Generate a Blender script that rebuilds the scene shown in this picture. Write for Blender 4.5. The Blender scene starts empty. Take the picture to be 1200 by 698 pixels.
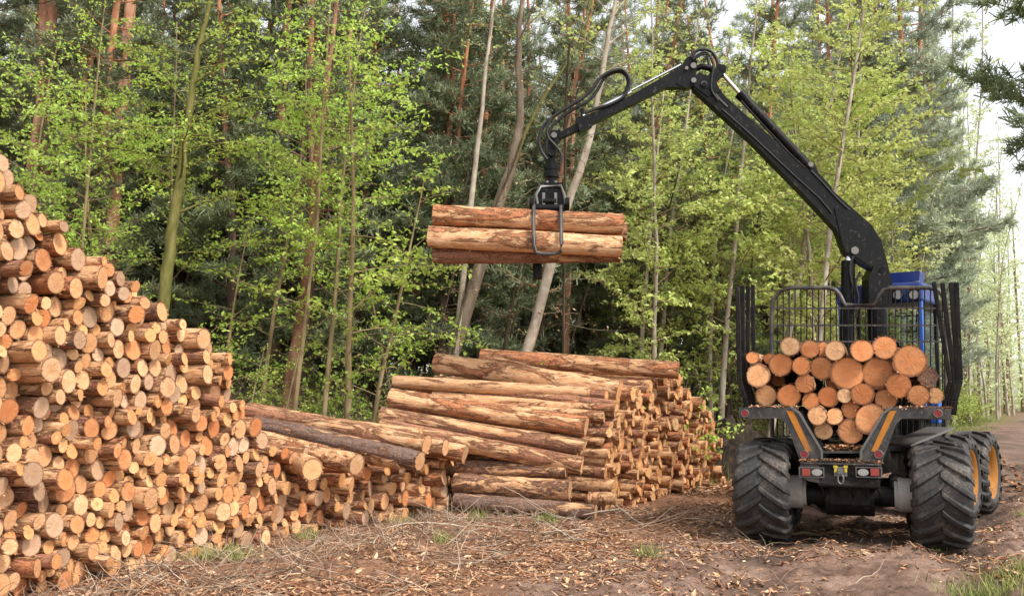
import bpy, math, random
import numpy as np
from mathutils import Matrix, Vector

S = bpy.context.scene
COL = S.collection
PI = math.pi
rad = math.radians

# ------------------------------------------------------------------ camera
F = 1150.0; H = 1.95; PITCH = math.atan((458 - 349) / F)
CP, SP = math.cos(PITCH), math.sin(PITCH)
cam = bpy.data.cameras.new("camera"); camo = bpy.data.objects.new("camera", cam)
COL.objects.link(camo); S.camera = camo
camo.location = (0, 0, H); camo.rotation_euler = (rad(90) + PITCH, 0, 0)
cam.sensor_width = 36; cam.lens = 36 * F / 1200; cam.clip_end = 2000; cam.clip_start = .05

def ray(px, py):
    x = (px - 600) / F; v = (349 - py) / F
    return np.array([x, CP - v * SP, SP + v * CP])
def at(px, py, Y):
    d = ray(px, py); return np.array([0, 0, H]) + d * (Y / d[1])
def pix(p):
    X, Y, Z = p[0], p[1], p[2] - H
    d = Y * CP + Z * SP
    return 600 + F * X / d, 349 - F * (Z * CP - Y * SP) / d

# ------------------------------------------------------------------ noise / ground height
_rs = np.random.RandomState(7); _T = _rs.rand(256, 256)
def vn(x, y):
    xi = np.floor(x).astype(int); yi = np.floor(y).astype(int)
    fx = x - xi; fy = y - yi; fx = fx * fx * (3 - 2 * fx); fy = fy * fy * (3 - 2 * fy)
    a = _T[xi & 255, yi & 255]; b = _T[(xi + 1) & 255, yi & 255]
    c = _T[xi & 255, (yi + 1) & 255]; d = _T[(xi + 1) & 255, (yi + 1) & 255]
    return (a * (1 - fx) + b * fx) * (1 - fy) + (c * (1 - fx) + d * fx) * fy - .5
def fbm(x, y, o=4):
    s = 0; a = 1.
    for i in range(o):
        s = s + a * vn(x + 17.3 * i, y + 9.1 * i); x = x * 2.03; y = y * 2.03; a *= .5
    return s
TR = np.array([(1.0, 4.), (2.6, 8.), (4.7, 13.), (7.5, 18.), (11., 24.), (15.6, 32.), (23., 45.), (36., 66.), (50., 88.)])
def track_d(x, y):
    cx = np.interp(y, TR[:, 1], TR[:, 0]); sl = np.gradient(TR[:, 0], TR[:, 1]); k = np.interp(y, TR[:, 1], sl)
    return (x - cx) / np.sqrt(1 + k * k)
def sstep(a, b, x):
    t = np.clip((x - a) / (b - a), 0, 1); return t * t * (3 - 2 * t)
def gz(x, y):
    x = np.asarray(x, float); y = np.asarray(y, float)
    r = np.hypot(x, y)
    h = .05 * fbm(x * .45, y * .45) * sstep(3, 9, r)
    h = h + .035 * fbm(x * 2.1 + 5, y * 2.1) + .02 * fbm(x * 8, y * 8 + 3, 3)
    d = track_d(x, y)
    m = 1 - sstep(1.9, 3.0, np.abs(d))
    for c in (-1.05, 1.0):
        q = np.exp(-((d - c - .12 * fbm(x * .5, y * .5)) / .33) ** 2)
        h = h + .035 * m * fbm(x * 7 + 4, y * 7, 4) - .075 * q - .022 * q * np.sin(y * 26 + 10 * np.abs(d - c) + 4 * fbm(x, y)) + .03 * (1 + 1.5 * fbm(x * 3, y * 3)) * np.exp(-((np.abs(d - c) - .52) / .16) ** 2) * m
    h = h - .12 * np.exp(-(((x - 7.4) / 1.6) ** 2 + ((y - 16.5) / 1.6) ** 2))
    h = h + .25 * sstep(0, 5, -(x + 1.5) + (y - 22) * .25) * sstep(16, 24, y)
    h = h + .9 * sstep(26, 70, y) * (1 - sstep(-2, 22, x)) 
    # low bank of earth at the foot of the stacks
    h = h + .05 * np.exp(-((x + 1.2 + (13 - y) * .35) / .8) ** 2)
    return h
def g(x, y): return float(gz(x, y))

# ------------------------------------------------------------------ mesh builder
class MB:
    def __init__(s): s.c = []; s.n = 0
    def add(s, V, Fc, m=0, smooth=False):
        V = np.asarray(V, float).reshape(-1, 3); Fc = np.asarray(Fc, int)
        s.c.append((V, Fc + s.n, m, smooth)); s.n += len(V)
    def box(s, c, d, R=None, m=0):
        V = np.array([(i, j, k) for i in (-.5, .5) for j in (-.5, .5) for k in (-.5, .5)]) * np.array(d)
        if R is not None: V = V @ np.array(R).T
        V = V + np.array(c)
        s.add(V, [(0, 1, 3, 2), (4, 6, 7, 5), (0, 4, 5, 1), (2, 3, 7, 6), (0, 2, 6, 4), (1, 5, 7, 3)], m)
    def bar(s, a, b, w, h, up=(0, 0, 1), m=0, w2=None, h2=None):
        a = np.array(a, float); b = np.array(b, float); t = b - a; t /= np.linalg.norm(t)
        x = np.cross(t, up); x /= np.linalg.norm(x); z = np.cross(x, t)
        w2 = w2 or w; h2 = h2 or h
        V = [a - x*w/2 - z*h/2, a + x*w/2 - z*h/2, a + x*w/2 + z*h/2, a - x*w/2 + z*h/2,
             b - x*w2/2 - z*h2/2, b + x*w2/2 - z*h2/2, b + x*w2/2 + z*h2/2, b - x*w2/2 + z*h2/2]
        s.add(V, [(3, 2, 1, 0), (4, 5, 6, 7), (0, 1, 5, 4), (1, 2, 6, 5), (2, 3, 7, 6), (3, 0, 4, 7)], m)
    def tube(s, P, r, k=8, m=0, caps=True, smooth=True):
        P = np.asarray(P, float); n = len(P); r = np.broadcast_to(r, (n,))
        T = np.gradient(P, axis=0); T /= (np.linalg.norm(T, axis=1)[:, None] + 1e-12)
        ref = np.array([0.13, .27, 1.]) if abs(T[0][2]) < .8 else np.array([1., .2, .1])
        A = np.cross(T, ref); A /= np.linalg.norm(A, axis=1)[:, None]; B = np.cross(T, A)
        an = np.arange(k) * 2 * PI / k
        V = P[:, None] + r[:, None, None] * (A[:, None] * np.cos(an)[None, :, None] + B[:, None] * np.sin(an)[None, :, None])
        i = np.arange(n - 1)[:, None] * k; j = np.arange(k)[None]; j2 = (j + 1) % k
        Q = np.stack([i + j, i + j2, i + k + j2, i + k + j], -1).reshape(-1, 4)
        s.add(V.reshape(-1, 3), Q, m, smooth)
        if caps:
            s.add(V[0], [tuple(range(k))], m); s.add(V[-1], [tuple(range(k))[::-1]], m)
    def cyl(s, a, b, r, k=20, m=0): s.tube([a, b], r, k, m)
    def prism(s, pts, y0, y1, m=0, axes=(0, 2, 1)):
        n = len(pts); V = np.zeros((2 * n, 3)); p = np.array(pts, float)
        V[:n, axes[0]] = p[:, 0]; V[:n, axes[1]] = p[:, 1]; V[n:] = V[:n]; V[:n, axes[2]] = y0; V[n:, axes[2]] = y1
        s.add(V, [tuple(range(n))], m); s.add(V, [tuple(range(n, 2 * n))[::-1]], m)
        s.add(V, [(i, (i + 1) % n, (i + 1) % n + n, i + n)[::-1] for i in range(n)], m)
    def quads(s, V, m=0, smooth=False):
        V = V.reshape(-1, 3); s.add(V, np.arange(len(V)).reshape(-1, 4), m, smooth)
    def build(s, name, mats, parent=None, M=None, link=True):
        me = bpy.data.meshes.new(name)
        V = np.concatenate([c[0] for c in s.c])
        if M is not None: V = V @ np.array(M)[:3, :3].T + np.array(M)[:3, 3]
        me.vertices.add(len(V)); me.vertices.foreach_set('co', V.astype(np.float32).ravel())
        li = np.concatenate([c[1].ravel() for c in s.c])
        cnt = np.concatenate([np.full(len(c[1]), c[1].shape[1]) for c in s.c])
        mi = np.concatenate([np.full(len(c[1]), c[2]) for c in s.c])
        sm = np.concatenate([np.full(len(c[1]), c[3]) for c in s.c])
        me.loops.add(len(li)); me.loops.foreach_set('vertex_index', li.astype(np.int32))
        me.polygons.add(len(cnt))
        me.polygons.foreach_set('loop_start', np.concatenate([[0], np.cumsum(cnt)[:-1]]).astype(np.int32))
        me.polygons.foreach_set('material_index', mi.astype(np.int32))
        me.polygons.foreach_set('use_smooth', sm.astype(bool))
        me.update(calc_edges=True)
        for m in (mats if isinstance(mats, (list, tuple)) else [mats]): me.materials.append(m)
        o = bpy.data.objects.new(name, me)
        if link: COL.objects.link(o)
        if parent: o.parent = parent
        return o

def tag(o, label=None, cat=None, group=None, kind=None):
    if label: o['label'] = label
    if cat: o['category'] = cat
    if group: o['group'] = group
    if kind: o['kind'] = kind
    return o
def empty(name, loc=(0, 0, 0), rz=0):
    o = bpy.data.objects.new(name, None); COL.objects.link(o); o.location = loc; o.rotation_euler = (0, 0, rz); o.empty_display_size = .2
    return o
def bevel(o, w=.006, seg=2):
    b = o.modifiers.new('bevel', 'BEVEL'); b.width = w; b.segments = seg; b.limit_method = 'ANGLE'; return o

# ------------------------------------------------------------------ materials
class NT:
    def __init__(s, name):
        s.m = bpy.data.materials.new(name); s.m.use_nodes = True; s.t = s.m.node_tree
        s.b = s.t.nodes['Principled BSDF']; s.out = s.t.nodes['Material Output']
    def n(s, typ, **kw):
        nd = s.t.nodes.new(typ)
        for k, v in kw.items():
            if k.startswith('i_'):
                key = k[2:].replace('_', ' ')
                tgt = nd.inputs[int(key)] if key.isdigit() else nd.inputs[key]
                s.set(tgt, v)
            else: setattr(nd, k, v)
        return nd
    def set(s, inp, v):
        if isinstance(v, bpy.types.NodeSocket): s.t.links.new(v, inp)
        elif isinstance(v, tuple) and len(v) == 3 and inp.type == 'RGBA': inp.default_value = (*v, 1)
        else: inp.default_value = v
    def coord(s, w='Object'): return s.n('ShaderNodeTexCoord').outputs[w]
    def scale(s, v, sc, off=None):
        mp = s.n('ShaderNodeMapping'); s.set(mp.inputs['Vector'], v); mp.inputs['Scale'].default_value = sc
        if off is not None: s.set(mp.inputs['Location'], off)
        return mp.outputs[0]
    def noise(s, v, sc, det=4, ro=.55, dist=0):
        return s.n('ShaderNodeTexNoise', i_Vector=v, i_Scale=sc, i_Detail=det, i_Roughness=ro, i_Distortion=dist).outputs['Fac']
    def ramp(s, f, stops, interp='LINEAR'):
        r = s.n('ShaderNodeValToRGB'); s.set(r.inputs[0], f); e = r.color_ramp; e.interpolation = interp
        while len(e.elements) < len(stops): e.elements.new(.5)
        for el, (p, c) in zip(e.elements, stops):
            el.position = p; el.color = (*c, 1) if isinstance(c, tuple) else (c, c, c, 1)
        return r.outputs[0]
    def mix(s, f, a, b, mode='MIX'):
        x = s.n('ShaderNodeMixRGB', blend_type=mode); s.set(x.inputs[0], f); s.set(x.inputs[1], a); s.set(x.inputs[2], b); return x.outputs[0]
    def math(s, op, a, b=0.0, c=None):
        x = s.n('ShaderNodeMath', operation=op); s.set(x.inputs[0], a); s.set(x.inputs[1], b)
        if c is not None: s.set(x.inputs[2], c)
        return x.outputs[0]
    def bump(s, h, st=.5, d=.02):
        x = s.n('ShaderNodeBump', i_Height=h, i_Strength=st, i_Distance=d); s.set(s.b.inputs['Normal'], x.outputs[0]); return x
    def fin(s, col=None, rough=.8, spec=.3, metal=0):
        if col is not None: s.set(s.b.inputs['Base Color'], col)
        s.set(s.b.inputs['Roughness'], rough); s.b.inputs['Specular IOR Level'].default_value = spec; s.set(s.b.inputs['Metallic'], metal)
        return s.m
    def rnd(s): return s.n('ShaderNodeObjectInfo').outputs['Random']
    def rvec(s, k=40.):
        r = s.rnd(); c = s.n('ShaderNodeCombineXYZ'); s.set(c.inputs[0], s.math('MULTIPLY', r, k)); s.set(c.inputs[1], s.math('MULTIPLY', r, k * 3.7)); s.set(c.inputs[2], s.math('MULTIPLY', r, k * 1.9)); return c.outputs[0]

def mat_bark(name, peel=.5, dark=.35, red=(.40, .185, .11), ps=1.0):
    """felled pine bark; object coords: x along the log (log length), y z in radii"""
    t = NT(name); v = t.scale(t.coord(), (20, 1, 1), t.rvec())
    vl = t.scale(v, (.22, 1, 1)); r = t.rnd()
    n1 = t.math('ADD', .5, t.math('MULTIPLY', t.math('SUBTRACT', t.noise(vl, .9 * ps, 9, .72, .6), .5), 1.5)); n2 = t.noise(t.scale(v, (.3, 1, 1)), 2.6, 8, .72, .8); n3 = t.noise(t.scale(v, (.6, 1, 1)), 8, 6, .75); fib = t.noise(t.scale(v, (.06, 1, 1)), 11, 4, .7)
    pk = t.math('ADD', n1, t.math('MULTIPLY', t.math('SUBTRACT', t.math('FRACT', t.math('MULTIPLY', r, 7.31)), .5), .1))
    pk = t.math('ADD', pk, t.math('MULTIPLY', t.math('SUBTRACT', n3, .5), .22))
    peelm = t.ramp(pk, [(1 - peel - .05, 0.), (1 - peel + .06, 1.)])
    dk = t.math('ADD', n2, t.math('MULTIPLY', t.math('SUBTRACT', t.math('FRACT', t.math('MULTIPLY', r, 13.7)), .5), .25))
    darkm = t.ramp(dk, [(1 - dark - .05, 0.), (1 - dark + .09, 1.)])
    cred = t.ramp(n3, [(.3, (red[0] * .38, red[1] * .36, red[2] * .38)), (.5, red), (.7, (red[0] * 1.5, red[1] * 1.75, red[2] * 1.9))])
    cdark = t.ramp(n3, [(.32, (.05, .032, .025)), (.52, (.2, .135, .11)), (.7, (.38, .29, .24))])
    c = t.mix(darkm, cred, cdark)
    cp = t.ramp(fib, [(.3, (.52, .25, .11)), (.5, (.76, .46, .25)), (.7, (.88, .64, .42))])
    cp = t.mix(t.ramp(n2, [(.45, 0.), (.66, .85)]), cp, (.5, .2, .085))
    c = t.mix(peelm, c, cp)
    edge = t.ramp(pk, [(1 - peel - .07, 0.), (1 - peel - .02, .75), (1 - peel + .03, 0.)])
    c = t.mix(edge, c, (.12, .05, .03))
    h = t.math('ADD', t.math('MULTIPLY', peelm, -.7), t.math('ADD', t.math('MULTIPLY', n3, .7), t.math('MULTIPLY', n2, .6)))
    t.bump(h, 1., .035)
    return t.fin(c, .9, .12)
def mat_cut(name, a=(.86, .58, .34), b=(.76, .38, .17)):
    t = NT(name); o = t.coord(); v = t.scale(o, (1, 1, 1), t.rvec())
    sx = t.n('ShaderNodeSeparateXYZ'); t.set(sx.inputs[0], o)
    y, z = sx.outputs[1], sx.outputs[2]
    rr0 = t.math('SQRT', t.math('ADD', t.math('MULTIPLY', y, y), t.math('MULTIPLY', z, z)))
    y = t.math('ADD', y, t.math('SUBTRACT', t.math('MULTIPLY', t.math('FRACT', t.math('MULTIPLY', t.rnd(), 17.3)), .4), .2)); z = t.math('ADD', z, t.math('SUBTRACT', t.math('MULTIPLY', t.math('FRACT', t.math('MULTIPLY', t.rnd(), 31.9)), .4), .2))
    rr = t.math('SQRT', t.math('ADD', t.math('MULTIPLY', y, y), t.math('MULTIPLY', z, z)))
    nz = t.noise(v, 2.2, 3); rrn = t.math('ADD', rr, t.math('MULTIPLY', nz, .16))
    rings = t.math('SINE', t.math('MULTIPLY', rrn, 62.))
    ang = t.math('ARCTAN2', z, y)
    rays = t.noise(t.n('ShaderNodeCombineXYZ', i_0=t.math('MULTIPLY', ang, 3.), i_1=t.math('MULTIPLY', t.rnd(), 90.), i_2=t.math('MULTIPLY', rr, .7)).outputs[0], 3.0, 3, .7)
    r = t.rnd()
    base = t.mix(t.math('FRACT', t.math('MULTIPLY', r, 5.17)), a, b)
    big = t.noise(v, .9, 2)
    c = t.mix(t.ramp(big, [(.35, 0.), (.7, .75)]), base, b)
    heart = t.ramp(rrn, [(.3, 1.), (.72, 0.)])
    c = t.mix(t.math('MULTIPLY', heart, .3), c, (b[0] * .85, b[1] * .72, b[2] * .6))
    c = t.mix(t.math('MULTIPLY', t.math('ADD', t.math('MULTIPLY', rings, .5), .5), .08), c, (.42, .19, .07))
    saw = t.noise(t.scale(v, (1, 1.4, 12)), 1.8, 5, .7, .5)
    c = t.mix(t.ramp(saw, [(.35, .45), (.6, 0.)]), c, (.45, .22, .11))
    c = t.mix(t.ramp(rays, [(.58, 0.), (.7, .6)]), c, (.22, .09, .035))
    c = t.mix(t.ramp(t.math('ADD', rr0, t.math('MULTIPLY', t.math('SUBTRACT', nz, .5), .15)), [(.84, 0.), (.97, .85)]), c, (.22, .1, .055))
    c = t.mix(t.ramp(t.noise(v, 3.5, 4), [(.55, 0.), (.75, .6)]), c, (.3, .19, .13))
    br = t.math('ADD', .68, t.math('MULTIPLY', t.math('FRACT', t.math('MULTIPLY', r, 29.7)), .4))
    hs = t.n('ShaderNodeHueSaturation', i_Value=br, i_Color=c); 
    t.bump(t.math('ADD', saw, t.math('MULTIPLY', rays, -.6)), .5, .01)
    return t.fin(hs.outputs[0], .8, .2)
BARK = mat_bark('pine_bark_felled', .50, .42)
BARK_R = mat_bark('pine_bark_red', .47, .34, (.5, .2, .095))
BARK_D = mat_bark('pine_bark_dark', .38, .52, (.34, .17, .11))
BARK_P = mat_bark('pine_bark_peeled', .60, .28, (.48, .21, .11))
CUT = mat_cut('sawn_end'); CUT_G = mat_cut('sawn_end_weathered', (.66, .47, .33), (.52, .34, .21)); CUT_O = mat_cut('sawn_end_orange', (.84, .4, .18), (.7, .24, .08))

def mat_leaf(name, cols, trans=.45, sc=.6):
    t = NT(name); gi = t.n('ShaderNodeNewGeometry').outputs['Random Per Island']
    c = t.ramp(gi, [(0, cols[0]), (.5, cols[1]), (1, cols[2])])
    n = t.noise(t.scale(t.coord(), (1, 1, 1), t.rvec(9.)), sc, 3)
    r = t.rnd()
    c = t.mix(t.ramp(n, [(.36, .6), (.6, 0.)]), c, (cols[0][0] * .5, cols[0][1] * .55, cols[0][2] * .6))
    hs = t.n('ShaderNodeHueSaturation', i_Color=c, i_Hue=t.math('ADD', .485, t.math('MULTIPLY', r, .03)), i_Value=t.math('ADD', .8, t.math('MULTIPLY', r, .3)))
    c = hs.outputs[0]
    t.t.nodes.remove(t.b)
    d = t.n('ShaderNodeBsdfDiffuse', i_Color=c); tr = t.n('ShaderNodeBsdfTranslucent', i_Color=t.mix(.5, c, cols[2]))
    gl = t.n('ShaderNodeBsdfGlossy', i_Roughness=.5, i_Color=(1, 1, 1))
    mx = t.n('ShaderNodeMixShader', i_0=trans); t.t.links.new(d.outputs[0], mx.inputs[1]); t.t.links.new(tr.outputs[0], mx.inputs[2])
    m2 = t.n('ShaderNodeMixShader', i_0=.03); t.t.links.new(mx.outputs[0], m2.inputs[1]); t.t.links.new(gl.outputs[0], m2.inputs[2])
    t.t.links.new(m2.outputs[0], t.out.inputs[0])
    return t.m
L_LIME = mat_leaf('leaf_lime', ((.28, .44, .05), (.48, .68, .09), (.7, .84, .2)), .5)
L_BIRCH = mat_leaf('leaf_birch', ((.4, .47, .1), (.6, .68, .17), (.78, .82, .32)), .5)
L_HAZE_PALE = mat_leaf('leaf_haze_pale', ((.6, .67, .34), (.72, .79, .45), (.84, .89, .58)), .5)  # birch leaf tones paled to imitate haze over the distance
L_PINE = mat_leaf('needles', ((.15, .18, .09), (.24, .28, .15), (.34, .39, .22)), .2, .35)
L_PINE_HAZE = mat_leaf('needles_haze_pale', ((.36, .42, .3), (.48, .53, .38), (.58, .63, .47)), .25, .35)  # needles whitened so far pines look hazed; haze is only in the colour
L_MID = mat_leaf('leaf_mid', ((.14, .21, .05), (.24, .31, .08), (.36, .42, .13)), .4)
L_DEAD = mat_leaf('leaf_dead', ((.16, .085, .05), (.36, .2, .11), (.6, .4, .25)), .3)

def mat_wood(name, cols, sc=6, stretch=.25, rough=.9, bump=.6):
    t = NT(name); v = t.scale(t.coord(), (1, 1, stretch), t.rvec(20.))
    n = t.noise(v, sc, 5, .65, .3); n2 = t.noise(t.coord(), .7, 3)
    c = t.ramp(n, [(.3, cols[0]), (.52, cols[1]), (.72, cols[2])])
    c = t.mix(t.math('MULTIPLY', n2, .5), c, cols[0])
    t.bump(n, bump, .03)
    return t.fin(c, rough, .2)
def mat_pinetrunk():
    t = NT('pine_trunk'); o = t.coord(); v = t.scale(o, (1, 1, .3), t.rvec(20.))
    n = t.noise(v, 5, 5, .65, .4); sx = t.n('ShaderNodeSeparateXYZ', i_0=o)
    low = t.ramp(n, [(.3, (.035, .026, .022)), (.55, (.12, .08, .06)), (.75, (.22, .15, .12))])
    hi = t.ramp(n, [(.3, (.17, .06, .03)), (.5, (.42, .17, .085)), (.75, (.6, .33, .19))])
    f = t.ramp(t.math('ADD', t.math('MULTIPLY', sx.outputs[2], .06), t.math('MULTIPLY', n, .3)), [(.5, 0.), (.85, 1.)])
    t.bump(n, .8, .03); return t.fin(t.mix(f, low, hi), .9, .2)
W_PINE = mat_pinetrunk()
W_RED = mat_wood('trunk_reddish', ((.09, .045, .03), (.3, .15, .09), (.48, .28, .18)))
W_DARK = mat_wood('trunk_dark', ((.025, .02, .014), (.085, .06, .04), (.16, .12, .085)))
W_MOSS = mat_wood('trunk_mossy', ((.07, .07, .02), (.18, .17, .05), (.32, .28, .13)))
W_PALE = mat_wood('trunk_pale', ((.2, .15, .11), (.42, .36, .29), (.62, .56, .48)), 5, .5)
W_TWIG = mat_wood('twig_grey', ((.1, .075, .055), (.22, .17, .12), (.4, .33, .25)))
W_TAN = mat_wood('twig_tan', ((.14, .10, .06), (.27, .2, .1), (.42, .34, .2)))

def mat_paint(name, col, dirt=(.12, .085, .06), amt=.35, rough=.45, spec=.4, metal=0, chip=None):
    t = NT(name); o = t.coord(); n = t.noise(o, 3, 6, .65); n2 = t.noise(o, 22, 4, .6)
    f = t.ramp(t.math('ADD', t.math('MULTIPLY', n, .7), t.math('MULTIPLY', n2, .3)), [(.42, 0.), (.7, amt)])
    c = t.mix(f, col, dirt)
    if chip: c = t.mix(t.ramp(t.noise(t.scale(o, (1, 1, .5)), 17, 6, .8), [(.58, 0.), (.64, .8)]), c, chip)
    t.bump(n2, .15, .004)
    return t.fin(c, t.math('ADD', rough, t.math('MULTIPLY', f, .5)), spec, metal)
P_BLACK = mat_paint('black_paint', (.004, .004, .005), (.06, .048, .038), .35, .5, .15, 0, (.06, .045, .035))
P_BOOM = mat_paint('boom_paint', (.003, .003, .0035), (.03, .026, .023), .2, .32, .16, 0, (.075, .07, .065))
P_FRAME = mat_paint('frame_paint', (.02, .02, .022), (.16, .13, .105), .6, .42, .5, 0, (.16, .15, .14))
P_STEEL = mat_paint('worn_steel', (.16, .155, .15), (.12, .1, .08), .5, .45, .5, .5)
P_GREY = mat_paint('grey_paint', (.36, .34, .32), (.2, .16, .13), .6, .6, .3)
P_BLUE = mat_paint('blue_paint', (.008, .03, .17), (.08, .09, .12), .25, .4, .4)
P_LBLUE = mat_paint('bright_blue_paint', (.02, .10, .40), (.12, .12, .15), .2, .45, .4)
P_ORANGE = mat_paint('orange_paint', (.5, .18, .015), (.12, .08, .05), .7, .5, .35)
P_RIM = mat_paint('rim_paint', (.34, .13, .012), (.1, .075, .05), .8, .55, .25)
P_YEL = mat_paint('yellow_paint', (.55, .42, .03), (.1, .08, .05), .6, .5, .35)
P_CHROME = mat_paint('piston_chrome', (.75, .75, .76), (.4, .4, .4), .1, .15, .5, 1)
P_RUBBER = mat_paint('hose_rubber', (.008, .008, .009), (.05, .045, .04), .2, .45, .4)
P_RED = mat_paint('red_reflector', (.2, .012, .018), (.12, .03, .03), .3, .3, .5)
P_RLAMP = mat_paint('red_lamp', (.30, .04, .03), (.1, .05, .04), .5, .35, .5)
P_WLAMP = mat_paint('clear_lamp', (.32, .32, .31), (.16, .13, .11), .6, .2, .6)
def mat_tyre():
    t = NT('tyre_rubber'); o = t.coord(); n = t.noise(o, 2.5, 6, .7); n2 = t.noise(o, 30, 4, .7)
    c = t.ramp(t.math('ADD', t.math('MULTIPLY', n, .6), t.math('MULTIPLY', n2, .4)), [(.38, (.012, .012, .013)), (.52, (.035, .032, .03)), (.64, (.15, .115, .09))])
    t.bump(n2, .4, .006); return t.fin(c, .62, .4)
P_TYRE = mat_tyre()
def mat_glass():
    t = NT('cab_glass'); t.t.nodes.remove(t.b)
    tr = t.n('ShaderNodeBsdfTransparent', i_Color=(.78, .82, .8)); gl = t.n('ShaderNodeBsdfGlossy', i_Roughness=.03)
    mx = t.n('ShaderNodeMixShader', i_0=.05); t.t.links.new(tr.outputs[0], mx.inputs[1]); t.t.links.new(gl.outputs[0], mx.inputs[2]); t.t.links.new(mx.outputs[0], t.out.inputs[0])
    return t.m
GLASS = mat_glass()

def mat_ground():
    t = NT('forest_floor'); o = t.coord('Object')
    at_ = t.n('ShaderNodeAttribute', attribute_name='mud').outputs['Fac']; gr = t.n('ShaderNodeAttribute', attribute_name='grass').outputs['Fac']; wet = t.n('ShaderNodeAttribute', attribute_name='wet').outputs['Fac']
    n1 = t.noise(o, .9, 5, .6); n2 = t.noise(o, 6, 6, .7, .4); n3 = t.noise(o, 34, 5, .7)
    vo = t.n('ShaderNodeTexVoronoi', i_Vector=o, i_Scale=26., i_Randomness=1.)
    lit = t.ramp(t.math('ADD', t.math('MULTIPLY', n2, .6), t.math('MULTIPLY', n3, .4)), [(.36, (.04, .022, .014)), (.5, (.19, .09, .05)), (.6, (.34, .175, .1)), (.72, (.5, .31, .19))])
    lit = t.mix(t.ramp(vo.outputs['Color'], [(.3, 0.), (.9, .35)]), lit, (.38, .25, .17))
    mud = t.ramp(t.math('ADD', t.math('MULTIPLY', n1, .5), t.math('ADD', t.math('MULTIPLY', n2, .35), t.math('MULTIPLY', n3, .15))), [(.38, (.06, .034, .023)), (.5, (.18, .11, .08)), (.62, (.33, .23, .18))])
    mud = t.mix(t.ramp(t.math('ADD', wet, t.math('MULTIPLY', t.math('SUBTRACT', n2, .5), 1.2)), [(.25, 0.), (.8, .85)]), mud, t.ramp(n2, [(.4, (.028, .018, .013)), (.6, (.085, .058, .044))]))
    f = t.ramp(t.math('ADD', at_, t.math('MULTIPLY', t.math('SUBTRACT', n2, .5), 1.4)), [(.35, 0.), (.65, 1.)])
    c = t.mix(f, lit, mud)
    grc = t.ramp(n3, [(.35, (.05, .075, .02)), (.65, (.16, .2, .055))])
    c = t.mix(t.ramp(t.math('ADD', gr, t.math('MULTIPLY', t.math('SUBTRACT', n2, .5), 1.6)), [(.5, 0.), (.8, .85)]), c, grc)
    t.bump(t.math('ADD', n2, t.math('MULTIPLY', n3, .6)), .8, .04)
    return t.fin(c, t.math('SUBTRACT', .95, t.math('MULTIPLY', f, .2)), .25)
GROUND = mat_ground()
def mat_chips(name, stops):
    t = NT(name); gi = t.n('ShaderNodeNewGeometry').outputs['Random Per Island']
    return t.fin(t.ramp(gi, stops), .85, .2)
CHIP = mat_chips('litter', [(0, (.07, .035, .02)), (.35, (.24, .115, .06)), (.7, (.42, .21, .115)), (.93, (.56, .35, .21)), (1, (.7, .5, .34))])
CHIP_L = mat_chips('wood_chips', [(0, (.3, .16, .08)), (.5, (.55, .34, .18)), (1, (.76, .55, .34))])
TWIGM = mat_chips('twigs', [(0, (.09, .065, .045)), (.5, (.28, .2, .14)), (.85, (.45, .34, .25)), (1, (.6, .52, .42))])
GRASS = mat_chips('grass_blades', [(0, (.1, .12, .03)), (.5, (.2, .27, .06)), (1, (.42, .4, .17))])
SOIL = mat_wood('dark_soil', ((.012, .009, .007), (.04, .028, .02), (.09, .065, .05)), 5, 1, .95, 1.)

# ------------------------------------------------------------------ world and sun
SUN_EL, SUN_AZ = 50, 48       # azimuth measured from behind the camera towards its right
sd = Vector((math.sin(rad(SUN_AZ)) * math.cos(rad(SUN_EL)), -math.cos(rad(SUN_AZ)) * math.cos(rad(SUN_EL)), math.sin(rad(SUN_EL))))
W = bpy.data.worlds.new("World"); S.world = W; W.use_nodes = True
wt = W.node_tree; bg = wt.nodes['Background']
sky = wt.nodes.new('ShaderNodeTexSky'); sky.sky_type = 'NISHITA'; sky.sun_disc = False
sky.sun_elevation = rad(SUN_EL); sky.sun_rotation = math.atan2(sd.x, sd.y); sky.dust_density = 1.5; sky.air_density = 1.0; sky.ozone_density = 1
hs = wt.nodes.new('ShaderNodeHueSaturation'); hs.inputs['Saturation'].default_value = .16; hs.inputs['Value'].default_value = 2.1
wt.links.new(sky.outputs[0], hs.inputs['Color']); wt.links.new(hs.outputs[0], bg.inputs[0]); bg.inputs[1].default_value = .15
sl = bpy.data.lights.new('sun', 'SUN'); sl.energy = 4.5; sl.angle = rad(10); sl.color = (1, .93, .82)
so = bpy.data.objects.new('sun', sl); COL.objects.link(so); so.rotation_euler = sd.to_track_quat('Z', 'Y').to_euler()
S.view_settings.view_transform = 'Standard'; S.view_settings.look = 'None'; S.view_settings.exposure = 0

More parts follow.
